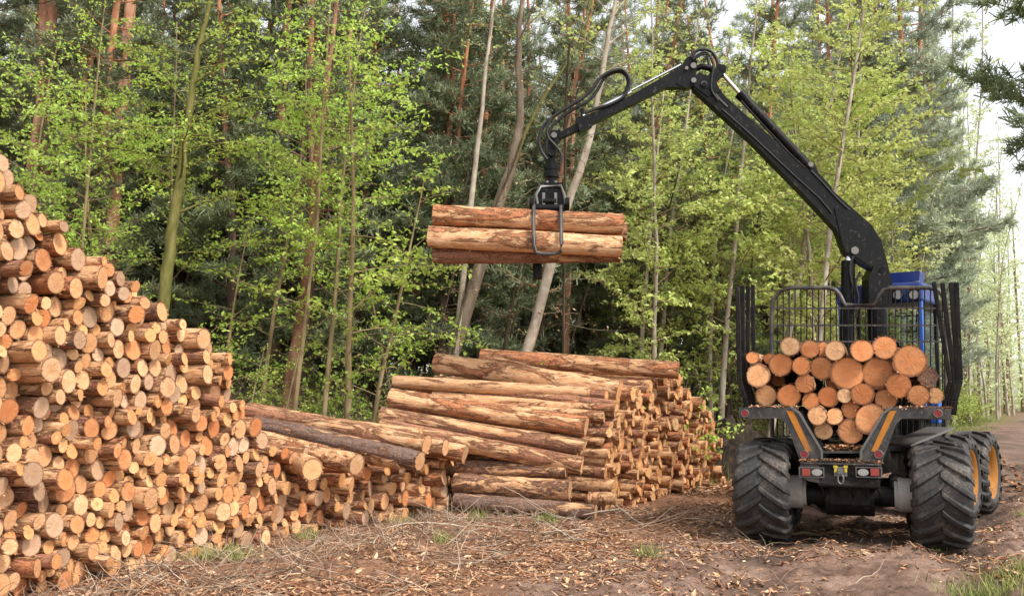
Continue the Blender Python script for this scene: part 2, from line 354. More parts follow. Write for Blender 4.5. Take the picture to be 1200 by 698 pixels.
# ------------------------------------------------------------------ ground sheet
def axis(a0, a1, step, lo, hi):
    c = list(np.arange(a0, a1, step)); s_ = step; x = a0
    left = []
    while x > lo: s_ *= 1.13; x -= s_; left.append(x)
    s_ = step; x = c[-1]; right = []
    while x < hi: s_ *= 1.13; x += s_; right.append(x)
    return np.array(left[::-1] + c + right)
def build_ground():
    xs = axis(-6, 9.5, .045, -500, 500); ys = axis(7, 19, .045, -60, 900)
    X, Y = np.meshgrid(xs, ys); Z = gz(X, Y)
    V = np.stack([X, Y, Z], -1).reshape(-1, 3); nx, ny = len(xs), len(ys)
    i = np.arange(ny - 1)[:, None] * nx; j = np.arange(nx - 1)[None]
    Q = np.stack([i + j, i + j + 1, i + nx + j + 1, i + nx + j], -1).reshape(-1, 4)
    b = MB(); b.add(V, Q, 0, True); o = b.build('ground', GROUND)
    d = track_d(V[:, 0], V[:, 1])
    mud = (1 - sstep(1.7, 3.6, np.abs(d) - .5 * (V[:, 1] < 12)))
    gr = sstep(2.6, 3.6, d) * (1 - .0) + .55 * (1 - sstep(.0, 1.2, np.hypot((V[:, 0] + 2.9) / 1.6, (V[:, 1] - 12.4) / 1.2))) + .5 * sstep(2.2, 3.2, -d) * sstep(16, 20, V[:, 1]) * sstep(2, 4, V[:, 0])
    gr = gr + .35 * sstep(20, 30, V[:, 1])
    q = np.zeros(len(V))
    for c in (-1.05, 1.0): q += np.exp(-((d - c - .12 * fbm(V[:, 0] * .5, V[:, 1] * .5)) / .42) ** 2)
    q = q * (.75 + .9 * fbm(V[:, 0] * .9, V[:, 1] * .9)) + .7 * np.exp(-(((V[:, 0] - 4.6) / 1.1) ** 2 + ((V[:, 1] - 13.6) / 1.2) ** 2))
    for nm, a in (('mud', mud), ('grass', gr), ('wet', q)):
        A = o.data.attributes.new(nm, 'FLOAT', 'POINT'); A.data.foreach_set('value', a.astype(np.float32))
    tag(o, kind='structure')
build_ground()

# ------------------------------------------------------------------ log prototypes (unit: radius 1, length 1 along -X)
def log_proto(seed, K=24, n=16):
    r = np.random.RandomState(seed); an = np.arange(K) * 2 * PI / K
    prof = 1 + .035 * np.sin(an * 2 + r.rand() * 6) + .025 * np.sin(an * 3 + r.rand() * 6) + .012 * r.randn(K)
    tl = r.randn(2) * .05
    ts = np.linspace(0, 1, n); b = MB(); Vs = []
    for i, t in enumerate(ts):
        q = prof * (1 + .03 * t + .02 * r.randn() + ((.022 * r.randn(K)) if 0 < i else .006 * r.randn(K)))
        y = np.cos(an) * q + .05 * math.sin(t * 3 + seed); z = np.sin(an) * q + .04 * math.sin(t * 4 + 2 * seed)
        if i == 0: y0, z0 = y, z
        x = np.full(K, -t) + (0.008 * (tl[0] * y + tl[1] * z) * 10 if i == 0 else 0)
        if i == 0: x0 = x
        Vs.append(np.stack([x, y, z], -1))
    V = np.concatenate(Vs); i = np.arange(n - 1)[:, None] * K; j = np.arange(K)[None]; j2 = (j + 1) % K
    b.add(V, np.stack([i + j, i + K + j, i + K + j2, i + j2], -1).reshape(-1, 4), 0, True)
    b.add(Vs[-1], [tuple(range(K))], 1)
    for q in range(26):      # torn bark and splinters round the sawn edge
        a = r.uniform(0, 6.28); w = r.uniform(.03, .16); rr_ = r.uniform(.93, 1.02); l0 = r.uniform(.004, .02); l1 = r.uniform(-.002, .007)
        pt = lambda an_, ra, x_: (x_, math.cos(an_) * ra, math.sin(an_) * ra)
        b.add([pt(a - w, rr_, -l0), pt(a + w, rr_, -l0), pt(a + w * .3, rr_ + r.uniform(.02, .16), l1), pt(a - w * .3, rr_ + r.uniform(.02, .16), l1)], [(0, 1, 2, 3)], 0)
    for q in range(46):      # flakes of bark standing off along the log
        a = r.uniform(0, 6.28); x_ = -r.uniform(.01, .98); w = r.uniform(.04, .13); l0 = r.uniform(.004, .02); h_ = r.uniform(.02, .11)
        b.add([pt(a - w, 1.0, x_ - l0), pt(a + w, 1.0, x_ - l0 * .7), pt(a + w * .8, 1.02 + h_, x_ + l0), pt(a - w * .6, 1.02 + h_ * .6, x_ + l0 * .8)], [(0, 1, 2, 3)], 0)
    for q in range(2):       # branch stubs
        a = r.uniform(0, 6.28); x_ = -r.uniform(.15, .9); b.add([(x_ + dx, math.cos(a + da) * R_, math.sin(a + da) * R_) for R_, m_ in ((.95, 1), (1.12, .7)) for dx, da in ((-.007 * m_, 0), (0, .13 * m_), (.007 * m_, 0), (0, -.13 * m_))], [(0, 1, 5, 4), (1, 2, 6, 5), (2, 3, 7, 6), (3, 0, 4, 7), (4, 5, 6, 7)], 0)
    body = b.build('log', [BARK, CUT], link=False).data
    c = MB(); ctr = np.array([[x0.mean() + .001, y0.mean(), z0.mean()]])
    rings = [np.stack([x0 + .0006, y0, z0], -1)]
    for s_ in (.66, .33):
        rings.append(ctr + (rings[0] - ctr) * s_ + np.array([.0004, 0, 0]) * r.randn(K, 1))
    VV = np.concatenate(rings + [ctr]); fs = []
    for k in range(2):
        for q in range(K): fs.append((k * K + q, k * K + (q + 1) % K, (k + 1) * K + (q + 1) % K, (k + 1) * K + q))
    c.add(VV, fs, 0, False); c.add(VV, [(2 * K + q, 2 * K + (q + 1) % K, 3 * K) for q in range(K)], 0)
    cap = c.build('cut_end', [CUT], link=False).data
    return body, cap
PROT = [log_proto(s_) for s_ in range(14)]
_cache = {}
def vdata(i, bark, cut):
    k = (i, bark.name, cut.name)
    if k not in _cache:
        b, c = PROT[i][0].copy(), PROT[i][1].copy(); b.materials[0] = bark; b.materials[1] = cut; c.materials[0] = cut; _cache[k] = (b, c)
    return _cache[k]
def log_matrix(p, a, L, r, roll):
    a = Vector(a).normalized(); q = a.to_track_quat('X', 'Z').to_matrix().to_4x4()
    return Matrix.Translation(Vector(p)) @ q @ Matrix.Rotation(roll, 4, 'X') @ Matrix.Diagonal((L, r, r, 1))
def place_log(p, a, L, r, rng, bark=None, cut=None, label=None, group=None, i=None, cat='log', name='log'):
    i = rng.randrange(14) if i is None else i
    bark = bark or rng.choice([BARK, BARK, BARK_R, BARK_P, BARK_D]); cut = cut or rng.choice([CUT, CUT, CUT_O])
    b, c = vdata(i, bark, cut)
    o = bpy.data.objects.new(name, b); COL.objects.link(o)
    M = log_matrix(p, a, L, r, rng.random() * 6.28); o.matrix_world = M
    e = bpy.data.objects.new('cut_end', c); COL.objects.link(e); e.parent = o
    tag(o, label, cat, group)
    return o
STUFF = []      # logs beyond the 300 largest: (proto, bark, cut, matrix)

def pack(n_cols, prof, rmin, rmax, rng, seed, step=.01, rbias=1.0, tries=900):
    """gravity packing of circles under the height profile prof(w)"""
    W_ = n_cols; n = int(W_ / step); hgt = np.zeros(n); out = []; r_ = np.random.RandomState(seed); fails = 0
    lim = np.array([prof(i * step) for i in range(n)])
    while fails < 60 and len(out) < tries:
        r = rmin + (rmax - rmin) * r_.rand() ** rbias; k = int(r / step)
        off = np.arange(-k, k + 1) * step; cap = np.sqrt(np.maximum(r * r - off * off, 0))
        best = None
        pad = np.pad(hgt, k, constant_values=0)
        z = np.max(np.stack([pad[j:j + n] + cap[j] for j in range(2 * k + 1)]), 0)
        z = np.maximum(z, r)
        ok = (z + r * .6 < lim); ok[:max(1, k // 2)] = False; ok[n - max(1, k // 2):] = False
        if not ok.any(): fails += 1; continue
        zz = np.where(ok, z + r_.rand(n) * .02, 1e9); ii = int(np.argmin(zz)); zc = float(z[ii])
        out.append((ii * step, zc, r)); fails = 0
        a0, a1 = max(0, ii - k), min(n, ii + k + 1)
        seg = off[(a0 - ii + k):(a1 - ii + k)]
        hgt[a0:a1] = np.maximum(hgt[a0:a1], zc + np.sqrt(np.maximum(r * r - seg * seg, 0)))
    return out

class Face:
    def __init__(s, p0, p1, ax, tilt=0):
        s.P0 = np.array([p0[0], p0[1], 0.]); d = np.array([p1[0] - p0[0], p1[1] - p0[1], 0.]); s.L = np.linalg.norm(d); s.u = d / s.L
        a = np.array([ax[0], ax[1], 0.]); a /= np.linalg.norm(a); s.n = np.array([-a[1], a[0], 0.]); s.k = float(s.u @ s.n)
        s.a = np.array([a[0], a[1], tilt]); s.W = s.L * s.k
    def pos(s, w, z): return s.P0 + s.u * (w / s.k) + np.array([0, 0, z])
    def unpix(s, px, py):
        d = ray(px, py); N = np.array([s.u[1], -s.u[0], 0]); c = np.array([0, 0, H]); t = ((s.P0 - c) @ N) / (d @ N); q = c + d * t
        return float((q - s.P0) @ s.u) * s.k, q[2]
    def profile(s, pts):
        a = sorted(s.unpix(*p) for p in pts); ws = [q[0] for q in a]; zs = [q[1] for q in a]
        return lambda w: float(np.interp(w, ws, zs))

rng = random.Random(3)
ALL = []
def band(v, names, edges):
    for e, nm in zip(edges, names):
        if v < e: return nm
    return names[-1]
# --- tall stack on the left
FL = Face((-5.35, 8.1), (-3.16, 13.35), (.955, -.29), .0)
prL = FL.profile([(-60, 150), (0, 180), (40, 222), (70, 255), (100, 290), (150, 322), (200, 360), (240, 390), (262, 415), (285, 470), (312, 520), (330, 560)])
for w, z, r in pack(FL.W, prL, .06, .128, rng, 5, rbias=1.25):
    p = FL.pos(w, z); p = p + FL.a * rng.gauss(0, .075); p[2] += g(p[0], p[1]) * .5 - .03
    a = FL.a + np.array([rng.gauss(0, .03), rng.gauss(0, .06), rng.gauss(0, .035)])
    ALL.append(dict(p=p, a=a, L=3.2, r=r, pile='tall left', t=z / max(prL(w), .1), u=w / FL.W, w=1.0, bk=[BARK, BARK_R, BARK_P, BARK_P, BARK_P, BARK]))
# --- low stack in the middle
FM = Face((-3.35, 13.5), (-1.0, 16.1), (.95, -.31), -.05)
prM = FM.profile([(318, 520), (345, 515), (380, 520), (420, 525), (440, 505), (470, 500), (500, 502), (520, 520), (540, 565)])
for w, z, r in pack(FM.W, prM, .065, .135, rng, 11, rbias=1.2):
    p = FM.pos(w, z); p = p + FM.a * rng.gauss(0, .09); p[2] += g(p[0], p[1]) - .02
    a = FM.a + np.array([rng.gauss(0, .03), rng.gauss(0, .04), rng.gauss(0, .03)])
    ALL.append(dict(p=p, a=a, L=3.4, r=r, pile='low middle', t=z / max(prM(w), .1), u=w / FM.W, w=1.1, bk=[BARK, BARK, BARK_R, BARK_P]))
# --- long stack on the right
FR = Face((1.5, 16.1), (4.45, 21.6), (.925, -.38), -.06)
prR = FR.profile([(700, 485), (720, 456), (750, 446), (780, 440), (798, 437), (812, 462), (835, 484), (848, 530)])
for w, z, r in pack(FR.W, prR, .06, .13, rng, 21, rbias=1.4):
    p = FR.pos(w, z); p = p + FR.a * rng.gauss(0, .09); p[2] += g(p[0], p[1]) - .02
    a = FR.a + np.array([rng.gauss(0, .03), rng.gauss(0, .03), rng.gauss(0, .025)])
    ALL.append(dict(p=p, a=a, L=3.6, r=r, pile='long right', t=z / max(prR(w), .1), u=w / FR.W, w=.8, bk=[BARK, BARK_R, BARK_P, BARK_P]))
print('PILES', {k: sum(1 for l in ALL if l['pile'] == k) for k in ('tall left', 'low middle', 'long right')})
def score(l):
    px, py = pix(l['p']); s_ = l['r'] / l['p'][1] * l['w']
    if px < -12 or px > 1212 or py > 712: s_ *= .01
    if l['t'] > .85: s_ *= 1.25
    return -s_
ALL.sort(key=score)
N_IND = 268
LABN = {}
for k, l in enumerate(ALL):
    bk = rng.choice(l['bk']); ct = rng.choice([CUT, CUT, CUT_G, CUT_O]); i = rng.randrange(14)
    if k < N_IND:
        size = band(l['r'], ['thin', 'medium', 'thick'], [.1, .135, 9])
        look = {'pine_bark_felled': 'patchy', 'pine_bark_red': 'reddish', 'pine_bark_peeled': 'peeled', 'pine_bark_dark': 'dark'}[bk.name]
        endc = {CUT: 'pale', CUT_G: 'dull', CUT_O: 'orange'}[ct]
        hb = band(l['t'], ['lowest', 'low', 'halfway up', 'high', 'topmost'], [.14, .36, .62, .87, 9])
        nx = pix(l['p'])[0]
        if l['pile'] == 'tall left': wb = band(nx, ['at left edge', 'left of middle', 'right of middle', 'at right end'], [50, 140, 240, 9999])
        else: wb = band(l['u'], ['at near end', 'in middle', 'at far end'], [.33, .7, 9])
        lab = f"{size} {look} log, {endc} end, {hb} {wb} of {l['pile']} stack"
        place_log(l['p'], l['a'], l['L'], l['r'], rng, bk, ct, lab, f"sawn logs in the {l['pile']} stack", i)
    else:
        STUFF.append((i, bk, ct, log_matrix(l['p'], l['a'], l['L'], l['r'], rng.random() * 6.28)))

# --- single logs that can be told apart, given by their two ends (left end, right end)
def log2(p_left, p_right, r, label, bark, cut=CUT, group=None, name='log', rngs=0):
    a = np.array(p_right) - np.array(p_left)
    o = place_log(p_right, a, float(np.linalg.norm(a)), r, random.Random(rngs or hash(label) % 9999 if rngs else len(label) * 7), bark, cut, label, group, None, 'log', name)
    return o
NEAR = [
    ((511, 425, 17.9), (726, 458, 16.7), .185, 'thick peeled log lying on top of the long right stack, tilted down to the right', BARK_P),
    ((564, 418, 18.9), (795, 434, 18.0), .155, 'reddish log lying highest at the back of the long right stack', BARK_R),
    ((462, 447, 17.4), (692, 461, 16.6), .115, 'slender peeled log just under the top logs of the long right stack', BARK_P),
    ((458, 466, 16.9), (687, 500, 16.0), .165, 'big orange log with pale left end on the front of the long right stack', BARK_R),
    ((508, 466, 17.3), (692, 480, 16.5), .13, 'pale peeled log behind the big orange log of the long right stack', BARK_P),
    ((447, 485, 16.7), (684, 524, 15.9), .13, 'long patchy brown log slanting below the big orange log', BARK),
    ((446, 500, 16.4), (682, 545, 15.75), .15, 'long dark ridged log slanting down to the right in the long right stack', BARK),
    ((533, 547, 16.3), (664, 551, 15.75), .12, 'short grey barked log near the bottom of the long right stack', BARK),
    ((533, 566, 16.1), (668, 573, 15.55), .155, 'dark barked log with a pale patch, second from the ground in the long right stack', BARK),
    ((533, 586, 15.9), (698, 599, 15.25), .115, 'dirty dark log lying on the ground at the foot of the long right stack', BARK_D),
    ((540, 524, 16.7), (676, 530, 16.15), .12, 'patchy log wedged in the front of the long right stack', BARK),
    ((560, 440, 18.0), (716, 470, 17.0), .13, 'brown log showing between the top logs of the long right stack', BARK),
    ((690, 584, 15.7), (722, 583, 15.6), .10, 'short offcut log lying at the foot of the long right stack', BARK_P),
    ((292, 482, 16.0), (500, 520, 14.75), .15, 'long dark pinkish log lying on top of the low middle stack', BARK),
    ((299, 497, 15.3), (492, 540, 14.2), .14, 'long log with a pale peeled left end on top of the low middle stack', BARK_D),
    ((300, 514, 14.8), (418, 544, 13.75), .15, 'reddish log lying at the near top of the low middle stack', BARK_R),
    ((330, 505, 15.9), (522, 524, 15.3), .13, 'mottled log behind the two long logs on top of the low middle stack', BARK),
    ((380, 526, 14.9), (470, 540, 14.3), .12, 'peeled log tucked under the long logs in the low middle stack', BARK_P),
    ((400, 505, 16.2), (545, 532, 15.7), .14, 'reddish log touching the long right stack behind the low middle stack', BARK_R),
    ((330, 532, 14.5), (366, 550, 13.5), .15, 'stubby peeled log at the near top of the low middle stack', BARK_P),
]
for k, (l_, r_, rr, lab, bk) in enumerate(NEAR):
    log2(at(*l_), at(*r_), rr, lab, bk, group='logs lying across the front of the stacks', rngs=k + 1)
if STUFF:
    b = MB(); mats = []; 
    def mi(m):
        if m not in mats: mats.append(m)
        return mats.index(m)
    dat = {}
    for i in range(14):
        for w_ in (0, 1):
            me = PROT[i][w_]; V = np.zeros(len(me.vertices) * 3); me.vertices.foreach_get('co', V)
            by = {}
            for p in me.polygons: by.setdefault((len(p.vertices), p.material_index, p.use_smooth), []).append(tuple(p.vertices))
            dat[i, w_] = (V.reshape(-1, 3), by)
    for i, bk, ct, M in STUFF:
        M = np.array(M)
        for w_ in (0, 1):
            V, by = dat[i, w_]; VV = V @ M[:3, :3].T + M[:3, 3]
            for (n_, m_, sm), fs in by.items():
                b.add(VV, np.array(fs), mi(ct if (w_ or m_) else bk), sm)
    # metric coordinates here, so its own materials
    o = b.build('stacked_logs', mats)
    def rescale(m):
        m = m.copy()
        for nd in m.node_tree.nodes:
            if nd.type == 'MAPPING' and any(l.from_node.type == 'TEX_COORD' for l in nd.inputs['Vector'].links):
                nd.inputs['Scale'].default_value = (7, 7, 7)
        return m
    t = NT('sawn_end_mass'); gi = t.n('ShaderNodeNewGeometry').outputs['Random Per Island']; n_ = t.noise(t.coord(), 9, 4, .6)
    cm = t.mix(t.math('MULTIPLY', n_, .8), t.ramp(gi, [(0, (.78, .5, .26)), (.5, (.66, .36, .15)), (1, (.5, .21, .08))]), (.5, .24, .1))
    cm = t.fin(cm, .8, .2)
    for k, m in enumerate(mats): o.data.materials[k] = cm if m.name.startswith('sawn') else rescale(m)
    tag(o, 'smaller and farther sawn logs filling the rest of the stacks', 'logs', 'sawn logs of the stacks', 'stuff')

# ------------------------------------------------------------------ forwarder
HD = rad(20); G0 = np.array([4.44, 13.08]); GZ = -.03
fw = empty('forwarder', (G0[0], G0[1], GZ), -HD)
tag(fw, 'blue and black log forwarder with big tyres, crane raised to the left', 'forwarder')
MW = np.array(Matrix.Translation((G0[0], G0[1], GZ)) @ Matrix.Rotation(-HD, 4, 'Z')); MI = np.linalg.inv(MW)
def w2l(p): return MI[:3, :3] @ np.array(p) + MI[:3, 3]
def pl(px, py, s_):
    """pixel -> machine coordinates (x, z) on the cross plane y = s_"""
    c = w2l((0, 0, H)); d = MI[:3, :3] @ ray(px, py); q = c + d * ((s_ - c[1]) / d[1]); return q[0], q[2]
def P3(px, py, s_): x, z = pl(px, py, s_); return np.array([x, s_, z])
def part(name, b, m, parent=fw, bv=.006):
    o = b.build(name, m, parent)
    if bv: bevel(o, bv)
    return o
# bolster (rear cross frame)
def outline(pts, s_): return [pl(x, y, s_) for x, y in pts]
LB = [(866, 477), (927, 477), (937, 484), (963, 528), (963, 541), (938, 541), (922, 497), (915, 490), (866, 490)]
for sgn in (0, 1):
    pts = [(x if not sgn else 1972 - x, y) for x, y in LB]
    b = MB(); b.prism(outline(pts, -.3)[::(-1 if sgn else 1)], -.3, -.12); part('bolster', b, P_FRAME, bv=.01)
    b = MB(); st = [(921.5, 481), (929.5, 481), (951, 528), (945, 530)]; st = [(x if not sgn else 1972 - x, y) for x, y in st]
    b.prism(outline(st, -.306)[::(-1 if sgn else 1)], -.306, -.301); part('warning_stripe', b, P_ORANGE, bv=0)
    # raised edge rib
    b = MB(); rb = [(927, 477), (937, 484), (963, 528), (963, 541)]; rb = [(x if not sgn else 1972 - x, y) for x, y in rb]
    q = [np.array([x, -.31, z]) for x, z in outline(rb, -.3)]
    for k in range(3): b.bar(q[k], q[k + 1], .03, .02, up=(0, 1, 0))
    part('edge_rib', b, P_STEEL, bv=.003)
    for (x, y) in ((873, 484), (942.5, 532)):
        x = x if not sgn else 1972 - x; c = P3(x, y, -.318)
        b = MB(); b.cyl(c - [0, .012, 0], c + [0, .012, 0], .043, 20); part('reflector', b, P_RED, bv=.004)
        b = MB(); b.tube([c + [.05 * math.cos(a), -.006, .05 * math.sin(a)] for a in np.linspace(0, 2 * PI, 17)], .008, 6); part('reflector_ring', b, P_STEEL, bv=0)
# trough-like load bed
bed = [(932, 478), (940, 486), (962, 528), (1010, 528), (1032, 486), (1040, 478)]
q = outline(bed, -.12); b = MB()
qq = q + [(x, z - .03) for x, z in q[::-1]]
b.prism(qq[::-1], -.11, 3.0); part('load_bed', b, P_FRAME, bv=0)
(x0, zt), (x1, _) = pl(938, 541, -.5), pl(1033, 541, -.5); x0t, x1t = x0, x1
b = MB(); b.box(((x0 + x1) / 2, -.32, zt - .012), (x1 - x0, .4, .024)); part('tail_plate', b, P_FRAME)
# tail box with lamps
tb = [(938, 543), (1033, 543), (1035, 556), (1025, 563), (1000, 568), (972, 568), (947, 563), (936, 556)]
b = MB(); b.prism(outline(tb, -.5)[::-1], -.5, -.12); tail = part('tail_box', b, P_FRAME, bv=.01)
for cx, m, nm, w_, h_ in ((944.5, P_RLAMP, 'tail_light', .1, .09), (1025, P_RLAMP, 'tail_light', .1, .09), (957.5, P_WLAMP, 'reversing_light', .13, .085), (1011.5, P_WLAMP, 'reversing_light', .13, .085)):
    c = P3(cx, 553, -.512); b = MB()
    if nm == 'tail_light': b.box(c, (w_, .03, h_))
    else: b.add([c + [w_ / 2 * math.cos(a), d_, h_ / 2 * math.sin(a)] for d_ in (-.018, .012) for a in np.arange(20) * PI / 10], [(k, (k + 1) % 20, (k + 1) % 20 + 20, k + 20) for k in range(20)]); b.add([c + [w_ / 2 * math.cos(a), -.018, h_ / 2 * math.sin(a)] for a in np.arange(20) * PI / 10], [tuple(range(20))])
    part(nm, b, m, tail, .005)
for cx in (951, 1018):
    c = P3(cx, 553, -.504); b = MB()
    for dx, dz, w_, h_ in ((0, .06, .31, .012), (0, -.06, .31, .012), (-.15, 0, .012, .12), (.15, 0, .012, .12)): b.box(c + [dx, 0, dz], (w_, .02, h_))
    part('lamp_surround', b, P_STEEL, tail, .002)
b = MB(); c = P3(985, 552, -.51); b.box(c, (.16, .05, .12)); b.box(c + [0, -.04, .0], (.07, .07, .05))
b.tube([c + [.035 * math.cos(a), -.06, -.09 + .06 * math.sin(a)] for a in np.linspace(0, 2 * PI, 17)], .012, 6); part('tow_hitch', b, P_STEEL, tail)
for cx in (979, 991): 
    c = P3(cx, 546.5, -.545); b = MB(); b.box(c, (.05, .01, .03)); b.box(c + [0, -.002, -.045], (.03, .01, .05)); part('hitch_marking', b, P_YEL, tail, .002)
# stakes
def stakes(side, specs):
    for s_, lean, top in specs:
        b = MB(); X = 1.37 * side
        pts = [(X * .93, 1.68), (X * .95, 1.86), (X, 2.12), (X - side * lean, top)]
        for k in range(3): b.bar([pts[k][0], s_, pts[k][1]], [pts[k + 1][0], s_, pts[k + 1][1]], .06, .07, up=(0, 1, 0), w2=.06, h2=.07)
        part('stake', b, P_BLACK, bv=.01)
stakes(-1, [(-.18, 0.0, 3.40), (.22, .02, 3.46), (.75, .04, 3.5), (1.55, .02, 3.60)])
stakes(1, [(-.18, .0, 3.36), (.22, .03, 3.40), (.75, .10, 3.45), (1.55, .16, 3.55)])
for s_ in (.22, .75, 1.55):
    for sg in (-1, 1):
        b = MB(); b.bar((sg * 1.28, s_, 1.68), (sg * .62, s_, 1.68), .12, .14); b.bar((sg * .64, s_, 1.70), (sg * .3, s_, 1.1), .12, .1, up=(0, 1, 0)); part('bunk', b, P_FRAME)
# headboard
SH = 3.05
def hb(px, py): x, z = pl(px, py, SH); return np.array([x, SH, z])
fr = [(905, 512), (904, 372), (906, 352), (914, 341), (926, 337), (972, 337), (979, 339.5), (984, 345), (990.5, 357), (1025, 357.5), (1031, 345), (1036, 339.5), (1043, 337), (1088, 337), (1100, 340), (1107, 350), (1109, 372), (1108, 512)]
from bisect import bisect
head = [hb(x, y) for x, y in fr]
b = MB(); b.tube(head, .036, 10)
part('headboard_frame', b, P_FRAME, bv=0)
b = MB()
topf = lambda px: float(np.interp(px, [f_[0] for f_ in fr[2:-2]], [f_[1] for f_ in fr[2:-2]]))
hbm = part
for px in np.arange(911, 1107, 6.9):
    b.tube([hb(px, topf(px)) , hb(px, 512)], .0105, 5)
part('headboard_bars', b, P_BLACK, bv=0)
b = MB()
for py in (361, 381, 400, 440, 480, 511):
    b.bar(hb(905, py), hb(1108, py), .016, .028, up=(0, 0, 1))
part('headboard_rails', b, P_FRAME, bv=0)
# chassis below
b = MB(); b.box((0, 1.2, .93), (.75, 3.4, .34)); b.box((0, .2, .66), (.5, .9, .3)); part('chassis', b, P_BLACK, bv=.02)
b = MB(); b.cyl((-.85, .0, .62), (.85, .0, .62), .13, 18); b.cyl((-.3, .0, .6), (.3, .0, .6), .24, 18); part('rear_axle', b, P_BLACK, bv=.01)
b = MB(); b.cyl((-.85, 1.5, .62), (.85, 1.5, .62), .12, 18); b.cyl((-.25, 1.5, .6), (.25, 1.5, .6), .22, 18); part('bogie_axle', b, P_BLACK, bv=.01)
for sg in (-1, 1):
    b = MB(); b.bar((sg * .6, -.05, .64), (sg * .6, 1.55, .64), .2, .32); part('bogie_case', b, P_FRAME, bv=.05)
# hanging branch and bark clutter caught in the chassis omitted; underside hoses
b = MB()
for k in range(5):
    x = -.35 + k * .17; b.tube([(x, -.3, .78), (x + .05, -.25, .62), (x + .02, .0, .55), (x - .05, .4, .62)], .014, 6)
part('underside_hose', b, P_RUBBER, bv=0)

def tyre_mesh(R, Wd, nl=17):
    b = MB(); K = 72
    hw = Wd / 2; cross = [(-hw * .80, R * .60), (-hw * .97, R * .70), (-hw * 1.0, R * .82), (-hw * .93, R * .905), (-hw * .78, R * .925), (-hw * .4, R * .94), (0, R * .942), (hw * .4, R * .94), (hw * .78, R * .925), (hw * .93, R * .89), (hw * 1.0, R * .82), (hw * .97, R * .70), (hw * .80, R * .60)]
    n = len(cross); V = np.array([[(x, -r * math.cos(a), r * math.sin(a)) for x, r in cross] for a in np.arange(K) * 2 * PI / K]).reshape(-1, 3)
    i = (np.arange(K)[:, None] * n); i2 = ((np.arange(K) + 1) % K)[:, None] * n; j = np.arange(n - 1)[None]
    b.add(V, np.stack([i + j, i2 + j, i2 + j + 1, i + j + 1], -1).reshape(-1, 4), 0, True)
    for side in (-1, 1):
        for k in range(nl):
            ph = 2 * PI * (k + (.5 if side > 0 else 0)) / nl; secs = []
            for t in (-.04, .12, .35, .6, .82, .95, 1.03, 1.06):
                x = side * hw * t; th = ph - .06 - .40 * (t ** .85 if t > 0 else t)
                rt = R * (1.0 - (.0 if t < .7 else .05 * ((t - .7) / .36) ** 2)); rb = R * .93 if t < .8 else R * (.93 - .08 * (t - .8) / .26)
                if t > .9: rt = R * (.975 - 1.1 * (t - .9)); rb = R * (.90 - .9 * (t - .9))
                w1, w0 = .052, .078 + .02 * max(t, 0)
                secs.append([(x, -r * math.cos(a), r * math.sin(a)) for r, a in ((rb, th - w0), (rt, th - w1), (rt, th + w1), (rb, th + w0))])
            V = np.array(secs).reshape(-1, 3); fs = []
            for s_ in range(len(secs) - 1):
                for e in range(3): fs.append((s_ * 4 + e, s_ * 4 + e + 1, s_ * 4 + 5 + e, s_ * 4 + 4 + e)[::side])
            b.add(V, fs, 0, False); e = (len(secs) - 1) * 4
            b.add(V, [(0, 1, 2, 3)[::-side]], 0); b.add(V, [(e, e + 1, e + 2, e + 3)[::side]], 0)
    return b
def wheel(x, y, z, R, Wd, rz=0, out=1, nm='wheel'):
    # the wheel part is its hub and axle end; tyre and rim are its sub-parts
    b = MB(); s_ = out
    b.cyl((-s_ * Wd * .72, 0, 0), (-s_ * Wd * .1, 0, 0), R * .335, 28)
    b.cyl((-s_ * Wd * .78, 0, 0), (-s_ * Wd * .7, 0, 0), R * .28, 28)
    b.cyl((s_ * Wd * .05, 0, 0), (s_ * Wd * .3, 0, 0), R * .2, 20)
    for k in range(10):
        a = k * PI / 5; b.cyl((s_ * Wd * .12, R * .3 * math.cos(a), R * .3 * math.sin(a)), (s_ * Wd * .16, R * .3 * math.cos(a), R * .3 * math.sin(a)), .022, 6)
    w = part(nm, b, P_GREY, fw, .01); w.location = (x, y, z); w.rotation_euler = (0, 0, rz)
    t = tyre_mesh(R, Wd).build('tyre', P_TYRE, w); bevel(t, .008)
    b = MB(); K = 48; pr = [(-.8, .60), (-.80, .625), (-.74, .59), (-.3, .53), (.1, .51), (.12, .18), (.0, .18), (.06, .5), (.5, .56), (.74, .60), (.8, .635), (.8, .60)]
    prx = [(s_ * Wd / 2 * a_, R * r_) for a_, r_ in ((-.8, .62), (-.7, .585), (.0, .50), (.40, .14), (.46, .14), (.44, .50), (.62, .54), (.84, .60), (.9, .665))]
    n = len(prx); V = np.array([[(xx, -rr * math.cos(a), rr * math.sin(a)) for xx, rr in prx] for a in np.arange(K) * 2 * PI / K]).reshape(-1, 3)
    i = (np.arange(K)[:, None] * n); i2 = ((np.arange(K) + 1) % K)[:, None] * n; j = np.arange(n - 1)[None]
    b.add(V, np.stack([i + j, i2 + j, i2 + j + 1, i + j + 1], -1).reshape(-1, 4), 0, True)
    b.build('rim', P_RIM, w)
    return w
for sg in (-1, 1):
    for s_ in (0, 1.5): wheel(sg * 1.09, s_, .645, .645, .70, 0, sg)
